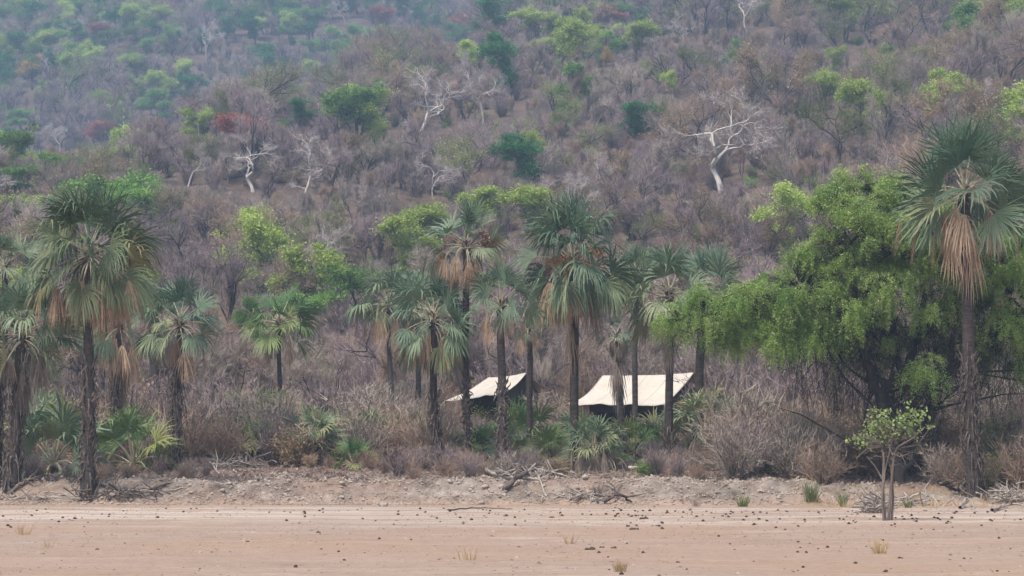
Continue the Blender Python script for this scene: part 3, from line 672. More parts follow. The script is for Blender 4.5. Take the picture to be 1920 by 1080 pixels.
for i in range(3): kind('tan%d' % i, 280 + i, 'sparse', 'bark_dark', 'leaf_tan', 'tan dry-leaved tree with dark branches', 'leafy_tree', W=7.5)
kind('red0', 290, 'leafy', 'bark_grey', 'leaf_red', 'rust-red leaved tree', 'leafy_tree', W=7, H=5.5)
kind('orange0', 291, 'leafy', 'bark_grey', 'leaf_orange', 'orange-yellow leaved tree', 'leafy_tree', W=7, H=6)
for i in range(3): kind('slim%d' % i, 295 + i, 'bare', ('bark_grey', 'bark_dark', 'bark_grey')[i], ('twig_grey', 'twig_mauve', 'twig_brown')[i], 'slender upright leafless tree', 'bare_tree', W=3.6, H=7.5, nstems=2 + i % 2, spreadang=.38, lift=.5, wob=.12)
G_TREE = 'trees scattered over the hillside'
def put_tree(key, loc, rz, sc, label=None, cat='tree', group=G_TREE):
    k = KINDS[key]; root = empty(k['name'], loc, rz, sc)
    for nm, me in (('trunk', k['tm']), ('crown', k['cm'])):
        o = bpy.data.objects.new(nm, me); COL.objects.link(o); o.parent = root
    tag(root, label, cat, group); return root

# landmark trees, each found in the photograph: px, foot row, height in px, kind, width factor, label, short name for neighbours
HERO = [
 (1352, 362, 205, 'pale0', 1.05, 'large white-barked leafless tree with leaning trunk and forked limbs right of centre', 'the large leaning white tree'),
 (906, 232, 130, 'pale1', 1.0, 'white-barked bare tree with crooked trunk left of the tall dark green tree', 'the crooked white tree'),
 (815, 392, 105, 'pale2', .85, 'small white fan-shaped bare tree above the slim tall palm', 'the small white fan-shaped tree'),
 (572, 362, 120, 'pale3', 1.0, 'white bare tree with curved trunk above the space left of the middle palms', 'the curved white tree'),
 (474, 360, 115, 'pale0', 1.15, 'sprawling white bare tree next to the curved white tree, on its left', 'the sprawling white tree'),
 (790, 245, 130, 'pale3', 1.1, 'tangled white bare tree between the big light green tree and the crooked white tree', 'the tangled white tree'),
 (352, 350, 80, 'pale1', 1.2, 'low pinkish-white bare tree above the gap between the two left palms', 'the low pinkish bare tree'),
 (110, 290, 62, 'pale2', 1.0, 'small white bare tree above the tall drooping palm, left of the red tree', 'the small white left tree'),
 (388, 112, 72, 'pale2', .7, 'thin white bare tree high on the hazy left slope', 'the thin white hazy tree'),
 (648, 48, 60, 'pale1', 1.0, 'white bare tree at the top edge left of the reddish tree', 'the top edge white tree'),
 (1400, 62, 100, 'pale2', 1.0, 'white bare tree cut by the top edge above the large leaning white tree', 'the top white tree right of centre'),
 (1278, 92, 70, 'pale0', .75, 'small white bare tree high on the slope, right of the pale yellow-green trees', 'the small high white tree'),
 (1654, 300, 160, 'grey1', .5, 'thin pale bare tree left of the tallest palm crown, straight as a pole', 'the pole-thin pale tree'),
 (664, 425, 110, 'grey1', .6, 'thin pale bare sapling tree in the dip left of the bright green trees', 'the thin pale sapling'),
 (1468, 240, 165, 'tan0', 1.0, 'spreading dark-limbed tree with sparse brown leaves right of the large white tree', 'the dark-limbed sparse tree'),
 (1580, 330, 150, 'olive0', 1.0, 'broad dark-limbed tree with thin grey-green leaves left of the tallest palm', 'the broad grey-green tree'),
 (1318, 480, 130, 'tan1', 1.2, 'wide dark-branched tree with tan leaves directly behind the acacia left wing', 'the wide tan tree'),
 (1430, 510, 120, 'tan2', 1.1, 'low dark-branched tree beside the upper left of the acacia crown', 'the low dark-branched tree'),
 (672, 285, 128, 'green0', 1.25, 'big light green spreading tree with dark trunk, left of centre', 'the big light green tree'),
 (700, 280, 120, 'yellow1', .9, 'light yellow-green tree merging into the big light green tree on its right', 'the light yellow-green tree'),
 (560, 255, 75, 'dark0', 1.1, 'dark green low tree left of the big light green tree', 'the low dark green tree'),
 (962, 192, 130, 'dark1', .85, 'tall dark green tree at upper centre', 'the tall dark green tree'),
 (1190, 284, 98, 'dark0', 1.15, 'round emerald green tree left of the large leaning white tree', 'the round emerald tree'),
 (1005, 362, 110, 'dark1', 1.3, 'broad deep green tree above the broad central palm', 'the broad deep green tree'),
 (1050, 158, 130, 'yellow0', .9, 'pale yellow-green tree right of the tall dark green tree', 'the pale yellow-green tree'),
 (1200, 118, 80, 'yellow2', 1.2, 'flat yellow-green tree high up right of centre', 'the flat yellow-green tree'),
 (1165, 60, 60, 'green1', 1.1, 'green tree at the top edge above the flat yellow-green tree', 'the top edge green tree'),
 (870, 150, 80, 'yellow0', 1.1, 'yellowish tree right behind the crooked white tree top', 'the yellowish tree'),
 (728, 532, 135, 'yellow1', 1.15, 'bright lime green tree behind the thin-trunked palm crown', 'the bright lime tree'),
 (800, 495, 112, 'yellow2', 1.15, 'bright lime green tree behind the slim tall palm, touching its left', 'the second lime tree'),
 (918, 452, 108, 'yellow0', 1.45, 'lime green tree topping out between the slim tall palm and central palm', 'the lime tree between palms'),
 (985, 470, 120, 'yellow2', 1.35, 'lime green tree rising behind the left of the broad central palm crown', 'the lime tree by the central palm'),
 (1210, 470, 75, 'olive1', 1.2, 'olive green bushy tree right of the broad central palm crown', 'the olive bushy tree'),
 (300, 236, 68, 'green2', 1.4, 'green umbrella-shaped tree on the left slope above the palms', 'the green umbrella tree'),
 (375, 270, 72, 'yellow1', 1.2, 'pale yellow-green bushy tree right of the green umbrella tree', 'the pale bushy tree'),
 (188, 288, 62, 'red0', 1.2, 'rust-red tree on the left slope above the tall drooping palm', 'the rust-red tree'),
 (712, 62, 48, 'red0', 1.1, 'reddish tree near the top edge left of centre', 'the reddish top tree'),
 (55, 165, 62, 'orange0', 1.0, 'orange-yellow tree on the hazy slope at far left', 'the orange tree'),
 (572, 195, 50, 'orange0', 1.1, 'dull orange-brown tree above the low dark green tree', 'the dull orange tree'),
 (205, 98, 45, 'green1', 1.1, 'green tree on the upper left hazy slope right of the orange tree', 'the green hazy tree'),
 (425, 82, 52, 'dark0', 1.1, 'dark green tree high on the hazy slope right of the thin white tree', 'the dark hazy tree'),
 (480, 85, 55, 'dark1', 1.2, 'dark green clump second from the thin white tree on the hazy slope', 'the dark hazy clump'),
 (275, 110, 40, 'green0', 1.2, 'green tree low on the hazy slope left of the thin white tree', 'the green tree under the haze'),
 (545, 85, 45, 'green2', 1.3, 'green tree right of the two dark hazy trees', 'the third hazy green tree'),
 (40, 250, 50, 'green1', 1.3, 'green tree at the left edge above the palms', 'the left edge green tree'),
 (250, 180, 40, 'yellow1', 1.2, 'yellow-green tree between orange tree and green umbrella tree', 'the small yellow-green tree'),
 (30, 385, 75, 'green0', 1.4, 'light green tree behind the tall drooping palm at far left', 'the far left light green tree'),
 (1130, 140, 50, 'orange0', .5, 'small bright yellow bush tree right of the pale yellow-green tree', 'the small bright yellow tree'),
 (1580, 105, 75, 'olive1', 1.1, 'olive tree high on the slope above the broad grey-green tree', 'the high olive tree'),
 (1480, 110, 80, 'brown0', 1.0, 'brown dark-limbed tree high on the slope right of the top white tree', 'the high brown tree'),
 (1690, 120, 110, 'brown1', 1.2, 'brown dark-limbed tree high at right above the tallest palm', 'the high right brown tree'),
 (1740, 75, 90, 'mauve1', 1.3, 'leafless dark tree at the top right', 'the top right dark tree'),
 (1880, 180, 120, 'brown2', 1.2, 'dark-limbed bare tree at the right edge above the palm crown', 'the right edge bare tree'),
 (340, 540, 150, 'mauve0', .8, 'upright grey bare tree between the two big left palms and the shaggy-skirted palm top', 'the upright grey tree'),
 (425, 640, 190, 'mauve2', .9, 'tall dark bare tree between the shaggy-skirted palm and the lone small palm', 'the tall dark bare tree'),
 (495, 390, 90, 'mauve1', 1.2, 'dark-limbed mauve bare tree below the sprawling white tree', 'the dark mauve tree'),
 (620, 370, 90, 'mauve0', 1.4, 'dark purple-grey bare tree right of the curved white tree', 'the purple-grey tree'),
 (565, 662, 118, 'green1', 1.1, 'light green bushy tree right behind the lone small palm', 'the light green bush tree'),
 (475, 660, 100, 'green2', .8, 'green bushy tree left behind the lone small palm', 'the green bush tree'),
 (985, 90, 75, 'yellow2', 1.2, 'yellow-green tree between the tall dark green tree and the top edge', 'the upper yellow-green tree'),
 (1105, 75, 62, 'yellow1', 1.2, 'yellow-green tree near the top edge above the pale yellow-green tree', 'the topmost yellow-green tree'),
 (855, 95, 60, 'green0', 1.3, 'green tree near the top edge up-left of the tall dark green tree', 'the upper green tree'),
 (1262, 190, 62, 'yellow0', .8, 'small yellowish tree below the small high white tree', 'the small yellowish tree'),
 (1378, 132, 58, 'green2', 1.0, 'bright green tree directly below the top white tree right of centre', 'the bright green tree under the white one'),
 (1560, 150, 66, 'yellow1', .9, 'yellow-topped tree above the broad grey-green tree', 'the yellow-topped tree'),
 (1040, 262, 70, 'olive1', 1.4, 'olive leafy tree halfway between the tall dark green tree and the round emerald tree', 'the olive mid tree'),
 (1100, 300, 66, 'olive0', 1.3, 'olive leafy tree left of the round emerald tree', 'the olive tree by the emerald one'),
 (1036, 800, 150, 'grey2', .42, 'old grey crooked tree between the two tents', 'the crooked tree between tents'),
]
rngT = random.Random(5)
heroes = []
for (px, row, hp, key, wf, lab, short) in HERO:
    Yfix = {1040: 104}.get(px) if row == 800 else None
    loc = on_ray(px, row) if Yfix is None else on_px(px, Yfix)
    ppm = FX / loc.y; sc = hp / ppm / KINDS[key]['H']
    flip = rngT.uniform(0, 6.28)
    o = put_tree(key, loc, flip, (sc * wf, sc * wf, sc), lab); heroes.append((px, row - hp / 2, short, loc.x, loc.y, hp / ppm))

# the rest of the wood: jittered positions, kind by zone of the hillside
rng = np.random.default_rng(9)
pts = []
Y = 122.0
while Y < 1080:
    sp = 5.2 if Y < 180 else (5.7 if Y < 330 else (6.2 if Y < 560 else 7.2))
    X = -.225 * Y - 6
    while X < .225 * Y + 6:
        pts.append((X + rng.normal() * sp * .3, Y + rng.normal() * sp * .3)); X += sp
    Y += sp * .9
pts = np.array(pts)
Zs = ground_h(pts[:, 0], pts[:, 1])
# keep only what stands in front of the crest (or high enough to show over it)
keep = np.ones(len(pts), bool)
for f in np.linspace(.08, .97, 60):
    xs = pts[:, 0] * f; ys = pts[:, 1] * f
    line = CAMH + (Zs + 7.0 - CAMH) * f
    keep &= ~((ground_h(xs, ys) > line) & (ys > 100))
ppx, ppy = proj(pts[:, 0], pts[:, 1], Zs)
keep &= (ppy > -70)
HX = np.array([h[3] for h in heroes]); HY = np.array([h[4] for h in heroes]); HH = np.array([h[5] for h in heroes])
for hx, hy, hh in zip(HX, HY, HH):
    dx = np.abs(pts[:, 0] - hx * pts[:, 1] / hy); dy = hy - pts[:, 1]
    depth = hh * 5.0 if hy < 900 else 35
    keep &= ~((dx < hh * .52) & (dy > -2.5) & (dy < depth))
keep &= ~((pts[:, 1] < 131) & (pts[:, 0] > -4.6) & (pts[:, 0] < 10))
pts, Zs, ppx, ppy = pts[keep], Zs[keep], ppx[keep], ppy[keep]
HERO_PX = [(h[0], on_, hp_, ky) for h, (_, on_, hp_, ky) in zip(heroes, [(q[0], q[1], q[2], q[3]) for q in HERO])]
def pick(px, py, y, r):
    if y > 520: w = dict(grey=22, mauve=12, green=30, dark=15, yellow=18, olive=14, red=2, tan=3, pale=3, slim=6)
    elif px > 780 and py < 190 and px < 1400: w = dict(grey=10, mauve=12, brown=5, green=20, yellow=36, olive=22, dark=6, tan=4, slim=8)
    elif px < 560 and py < 420: w = dict(grey=20, mauve=18, olive=22, green=17, yellow=14, tan=12, pale=7, red=.4, slim=14)
    elif px > 1250: w = dict(mauve=20, brown=20, grey=10, tan=22, olive=22, yellow=8, green=5, pale=4, slim=18)
    else: w = dict(mauve=24, grey=18, brown=13, tan=16, olive=18, green=6, yellow=8, dark=2, pale=5, slim=18)
    if y < 170: w = dict(mauve=25, brown=30, grey=30, tan=14, olive=4, slim=40)
    ks = list(w); c = np.cumsum([w[k] for k in ks]); k = ks[int(np.searchsorted(c, r.random() * c[-1]))]
    opts = [q for q in KINDS if q.rstrip('0123456789') == k]; return opts[r.integers(len(opts))]
keys = [pick(ppx[i], ppy[i], pts[i, 1], rng) for i in range(len(pts))]
scs = rng.uniform(.68, 1.3, len(pts)) * np.where(pts[:, 1] < 190, .66, np.where(pts[:, 1] > 520, 1.25, 1.0)); rzs = rng.uniform(0, 6.28, len(pts))
for i, k in enumerate(keys):
    if k.startswith('pale'): scs[i] *= .9
    for q, h in zip(HERO, heroes):
        if q[3][:4] == 'pale' and abs(ppx[i] - q[0]) < q[2] * .9 and abs(ppy[i] - (q[1] - q[2] * .5)) < q[2] * 1.1 and k[:4] in ('pale', 'yell', 'gree'): keys[i] = 'mauve1'
ok = np.ones(len(pts), bool)
for (hx, row, hp, ky), h in zip(HERO_PX, heroes):
    half = hp * (.55 if ky[:4] != 'pale' else .6)
    for j in np.nonzero((pts[:, 1] < h[4] + 1) & (ppy > row - hp) & (np.abs(ppx - hx) < half + 60))[0]:
        kH = KINDS[keys[j]]['H']; ppm = FX / pts[j, 1]; w = .30 * kH * scs[j] * ppm
        if abs(ppx[j] - hx) > half * .85 + w: continue
        allowed = row - hp * (.30 if ky[:4] != 'pale' else .12)
        s_ = (ppy[j] - allowed) / (ppm * kH)
        if s_ < scs[j]: scs[j] = s_
        if scs[j] < .28: ok[j] = False
pts, Zs, ppx, ppy, scs, rzs = pts[ok], Zs[ok], ppx[ok], ppy[ok], scs[ok], rzs[ok]; keys = [k for k, o_ in zip(keys, ok) if o_]
inframe = (ppx > -40) & (ppx < 1960) & (ppy > -20)
size = scs / pts[:, 1] * inframe
order = np.argsort(-size); NIND = 238
ind = set(order[:NIND].tolist())
seen_labels = {}
def rel_label(i):
    k = KINDS[keys[i]]; hp = scs[i] * k['H'] * FX / pts[i, 1]
    cx, cy = ppx[i], ppy[i] - hp / 2
    d = sorted(heroes, key=lambda h: (h[0] - cx) ** 2 + ((h[1] - cy) * 1.3) ** 2)
    sz = 'tall' if scs[i] > 1.0 else ('small' if scs[i] < .75 else 'medium')
    def rel(h):
        dx, dy = cx - h[0], cy - h[1]
        if abs(dx) > 1.6 * abs(dy): return 'left of' if dx < 0 else 'right of'
        if abs(dy) > 1.6 * abs(dx): return 'above' if dy < 0 else 'below'
        return ('up' if dy < 0 else 'down') + ('-left' if dx < 0 else '-right') + ' from'
    near = (lambda h: 'just ' if math.hypot(cx - h[0], cy - h[1]) < 70 else 'well ' if math.hypot(cx - h[0], cy - h[1]) > 170 else '')
    for h in d[:6]:
        for pre in ('', sz + ' '):
            lab = f"{pre}{k['desc']} {near(h)}{rel(h)} {h[2]}"
            if len(lab.split()) <= 16 and lab not in seen_labels: seen_labels[lab] = 1; return lab
    return f"{sz} {k['desc']} {near(d[0])}{rel(d[0])} {d[0][2]}"
for i in sorted(ind): put_tree(keys[i], (pts[i, 0], pts[i, 1], Zs[i] - .1), rzs[i], scs[i], rel_label(i))

# ---- bushes: prototypes used both for single bushes and for the undergrowth
def bush_mesh(seed, kind='dry', H=1.8, W=2.2, n=70):
    rng = np.random.default_rng(seed); st, cr = MB(), MB(); E = []; D = []
    for i in range(n):
        a = rng.uniform(0, 6.28); tilt = rng.uniform(.05, 1.0) * W / H / 1.6; d = norm(np.array([math.cos(a) * tilt, math.sin(a) * tilt, 1.0]))
        b = np.array([math.cos(a), math.sin(a), 0]) * rng.uniform(0, .25) * W * .5; L = H * rng.uniform(.5, 1.1); P = [b]
        for q in range(4): d = norm(d + rng.normal(size=3) * .18); P.append(P[-1] + d * L / 4)
        P = np.array(P); P[0, 2] -= .1; tube(st, P, np.linspace(.028, .008, 5), 3, cap=False); E.append(P[1:]); D.append(np.gradient(P, axis=0)[1:])
    E = np.concatenate(E); D = np.concatenate(D); m = 1500 if kind == 'dry' else 500; k = rng.integers(0, len(E), m)
    slivers(cr, E[k] + rng.normal(size=(m, 3)) * .04, norm(D[k]) + rng.normal(size=(m, 3)) * .6, rng.uniform(.2, .6, m), rng.uniform(.006, .011, m), rng, attr=(.5, .3))
    if kind != 'dry':
        n2 = 2600; k = rng.integers(0, len(E), n2); leaves(cr, E[k] + rng.normal(size=(n2, 3)) * .13, rng.uniform(.06, .13, n2), rng, .5)
    else:
        n2 = 240; k = rng.integers(0, len(E), n2); leaves(cr, E[k] + rng.normal(size=(n2, 3)) * .1, rng.uniform(.03, .07, n2), rng, .5)
    return st, cr
BUSH = {}
for key, sd_, kd, bk, cm, H, W in (('b0', 300, 'dry', 'bark_grey', 'twig_grey', 2.0, 2.2), ('b1', 301, 'dry', 'twig_brown', 'twig_brown', 1.7, 2.3), ('b2', 302, 'dry', 'bark_grey', 'twig_mauve', 2.4, 2.0),
                               ('b3', 303, 'leaf', 'bark_grey', 'leaf_olive', 1.5, 1.8), ('b4', 304, 'leaf', 'bark_grey', 'leaf_green', 1.4, 1.8), ('b5', 305, 'leaf', 'twig_brown', 'leaf_tan', 1.5, 2.0)):
    a, b = bush_mesh(sd_, kd, H, W); BUSH[key] = (a.mesh('stems', M[bk]), b.mesh('twigs', M[cm], smooth=False), H)
BUSHN = dict(b0='grey leafless bush', b1='brown twiggy bush', b2='tall mauve-grey leafless bush', b3='olive leafy bush', b4='small green leafy bush', b5='tan dry-leaved bush')
PLM = [(165, 'the tall drooping palm'), (328, 'the shaggy-skirted palm'), (526, 'the lone small palm'), (736, 'the thin-trunked palm'), (824, 'the full-crowned palm'), (876, 'the slim tall palm'), (941, 'the scaly-trunked palm'),
       (1078, 'the broad central palm'), (1254, 'the tent-crossing palm'), (1400, 'the acacia left wing'), (1562, 'the shaggy trunk under the acacia'), (1680, 'the acacia trunk'), (1826, 'the tallest palm'), (22, 'the left edge palm'), (640, 'the bare gap in the bank')]
bl_used = set()
def put_bush(key, loc, rz, sc, px):
    sc = cap_scale(px, loc, BUSH[key][2] * 1.15, sc)
    if sc < .2: return None
    root = empty('dry_bush' if key not in ('b3', 'b4') else 'leafy_bush', loc, rz, sc)
    for nm, me in (('stems', BUSH[key][0]), ('twigs', BUSH[key][1])):
        o = bpy.data.objects.new(nm, me); COL.objects.link(o); o.parent = root
    best = sorted(PLM, key=lambda q: abs(q[0] - px)); lab = None
    row = 'at the bank edge' if loc[1] < 99 else ('on the bank' if loc[1] < 106 else ('further back' if loc[1] < 114 else 'in the distance'))
    for q in best[:3]:
        for sz in ('', 'low ' if sc < .9 else 'high '):
            s = f"{sz}{BUSHN[key]} {row}, {'left of' if px < q[0] else 'right of'} {q[1]}"
            if s not in bl_used and lab is None: lab = s; bl_used.add(s)
    tag(root, lab or f"{BUSHN[key]} {row}, {'left of' if px < best[0][0] else 'right of'} {best[0][1]}", 'bush', 'bushes on the bank'); return root
rng = np.random.default_rng(12)
bp = []
yy = 93.4
while yy < 122:
    px = -30
    while px < 1960:
        q = px + rng.normal() * 14; v = rng.random()
        dens = 1.0 if px > 620 else .8
        if 395 < q < 720 and yy < 99: dens = 0
        if 400 < q < 640 and yy > 106: dens = .35
        if 1570 < q < 1760 and yy < 97: dens = 0
        if 1045 < q < 1185 and yy < 101: dens = 0
        if v < dens: bp.append((q, yy + rng.normal() * .8))
        px += 54
    yy += 2.7
for q, yv in bp:
    b = on_px(q, yv); dist = min(abs(q - k['px']) for k in PALMS if True)
    thick = q > 1330
    sc = rng.uniform(.55, .95) if yv < 98 else rng.uniform(.8, 1.25)
    if thick: sc *= 1.15
    if yv < 103 and q < 1330: sc = rng.uniform(.25, .5)
    if 1050 < q < 1360 and yv < 119: sc = min(sc, .40)
    if 830 < q < 1040 and yv < 119: sc = min(sc, .45)
    key = rng.choice(['b0', 'b1', 'b2', 'b3', 'b4', 'b5'], p=[.27, .30, .18, .08, .03, .14])
    put_bush(key, b, rng.uniform(0, 6.28), sc, q)

# ---- the mass of further trees and of undergrowth: one object each, instancing the meshes above
def scatter(name, P, idx, rz, sc, chains, label):
    me = bpy.data.meshes.new(name); me.vertices.add(len(P)); me.vertices.foreach_set('co', np.asarray(P, np.float32).ravel())
    for nm, ty, dat in (('idx', 'INT', np.asarray(idx, np.int32)), ('rz', 'FLOAT', np.asarray(rz, np.float32)), ('sc', 'FLOAT', np.asarray(sc, np.float32))):
        a = me.attributes.new(nm, ty, 'POINT'); a.data.foreach_set('value', dat)
    o = bpy.data.objects.new(name, me); COL.objects.link(o)
    ng = bpy.data.node_groups.new(name, 'GeometryNodeTree')
    ng.interface.new_socket('Geometry', in_out='INPUT', socket_type='NodeSocketGeometry'); ng.interface.new_socket('Geometry', in_out='OUTPUT', socket_type='NodeSocketGeometry')
    gi = ng.nodes.new('NodeGroupInput'); go = ng.nodes.new('NodeGroupOutput'); J = ng.nodes.new('GeometryNodeJoinGeometry')
    def named(n_, ty):
        a = ng.nodes.new('GeometryNodeInputNamedAttribute'); a.data_type = ty; a.inputs[0].default_value = n_; return a
    ai, ar, as_ = named('idx', 'INT'), named('rz', 'FLOAT'), named('sc', 'FLOAT')
    cx = ng.nodes.new('ShaderNodeCombineXYZ'); ng.links.new(ar.outputs[0], cx.inputs[2])
    e2r = ng.nodes.new('FunctionNodeEulerToRotation'); ng.links.new(cx.outputs[0], e2r.inputs[0])
    for k, objs in enumerate(chains):
        cmp = ng.nodes.new('FunctionNodeCompare'); cmp.data_type = 'INT'; cmp.operation = 'EQUAL'
        ng.links.new(ai.outputs[0], cmp.inputs[2]); cmp.inputs[3].default_value = k
        jj = ng.nodes.new('GeometryNodeJoinGeometry')
        for ob in objs:
            oi = ng.nodes.new('GeometryNodeObjectInfo'); oi.inputs['Object'].default_value = ob; oi.transform_space = 'ORIGINAL'
            ng.links.new(oi.outputs['Geometry'], jj.inputs[0])
        ip = ng.nodes.new('GeometryNodeInstanceOnPoints'); ng.links.new(gi.outputs[0], ip.inputs['Points']); ng.links.new(cmp.outputs[0], ip.inputs['Selection'])
        ng.links.new(jj.outputs[0], ip.inputs['Instance']); ng.links.new(e2r.outputs[0], ip.inputs['Rotation']); ng.links.new(as_.outputs[0], ip.inputs['Scale'])
        ng.links.new(ip.outputs[0], J.inputs[0])
    ng.links.new(J.outputs[0], go.inputs[0])
    md = o.modifiers.new('scatter', 'NODES'); md.node_group = ng
    tag(o, label, kind='stuff'); return o
def source(me_a, me_b):
    """objects already standing in the scene that carry these meshes"""
    r = []
    for me in (me_a, me_b):
        r.append(next((o for o in bpy.data.objects if o.type == 'MESH' and o.data == me), None))
    return r
kk = list(KINDS)
for k in kk:
    if source(KINDS[k]['tm'], KINDS[k]['cm'])[0] is None:
        j = next(i for i in range(len(pts)) if keys[i] == k); put_tree(k, (pts[j, 0], pts[j, 1], Zs[j]), rzs[j], scs[j], rel_label(j)); ind.add(j)
rest = [i for i in range(len(pts)) if i not in ind]
scatter('distant_woodland', np.c_[pts[rest], Zs[rest] - .15], [kk.index(keys[i]) for i in rest], rzs[rest], scs[rest],
        [source(KINDS[k]['tm'], KINDS[k]['cm']) for k in kk], 'hazy mass of bare and green trees covering the far hillside')
bk = list(BUSH)
for b_ in bk:
    if source(BUSH[b_][0], BUSH[b_][1])[0] is None: put_bush(b_, on_px(700, 121), 0, 1, 700)
ug = []; yy = 122.0
while yy < 800:
    sp = 2.6 if yy < 180 else (3.0 if yy < 330 else 4.2)
    x = -.21 * yy
    while x < .21 * yy:
        ug.append((x + rng.normal() * sp * .35, yy + rng.normal() * sp * .35)); x += sp
    yy += sp
ug = np.array(ug); uz = ground_h(ug[:, 0], ug[:, 1]); ux, uy = proj(ug[:, 0], ug[:, 1], uz)
kp = (rng.random(len(ug)) < np.where((ux > 380) & (ux < 640) & (ug[:, 1] < 150), .35, .9))
us = rng.uniform(.7, 1.5, len(ug))
kp &= ~((ux > 815) & (ux < 1370) & (ug[:, 1] < 131))
for (hx, row, hp, ky), h in zip(HERO_PX, heroes):
    top = uy - 2.2 * us * FX / ug[:, 1]
    us = np.where((ug[:, 1] < h[4] - .5) & (np.abs(ux - hx) < hp * .6) & (top < row - hp * (.3 if ky[:4] != 'pale' else .12)) & (uy > row - hp * .6), us * .5, us); top = uy - 2.2 * us * FX / ug[:, 1]
    kp &= ~((ug[:, 1] < h[4] - .5) & (np.abs(ux - hx) < hp * .5) & (top < row - hp * (.25 if ky[:4] != 'pale' else .1)) & (ky[:3] not in ('tan', 'bro', 'mau', 'gre') or ky[:5] == 'green') & (uy > row - hp * .6))
ug, uz, ux, uy, us = ug[kp], uz[kp], ux[kp], uy[kp], us[kp]
gi_ = np.where(rng.random(len(ug)) < .22, rng.integers(3, 6, len(ug)), rng.integers(0, 3, len(ug)))
slim = (rng.random(len(ug)) < .3) & (us > .68); gi_ = np.where(slim, len(bk) + rng.integers(0, 3, len(ug)), gi_); us = np.where(slim, us * .42, us)
scatter('undergrowth', np.c_[ug, uz - .05], gi_, rng.uniform(0, 6.28, len(ug)), us, [source(BUSH[b_][0], BUSH[b_][1]) for b_ in bk] + [source(KINDS['slim%d' % q]['tm'], KINDS['slim%d' % q]['cm']) for q in range(3)], 'dry grey-brown scrub filling the space between the hillside trees')

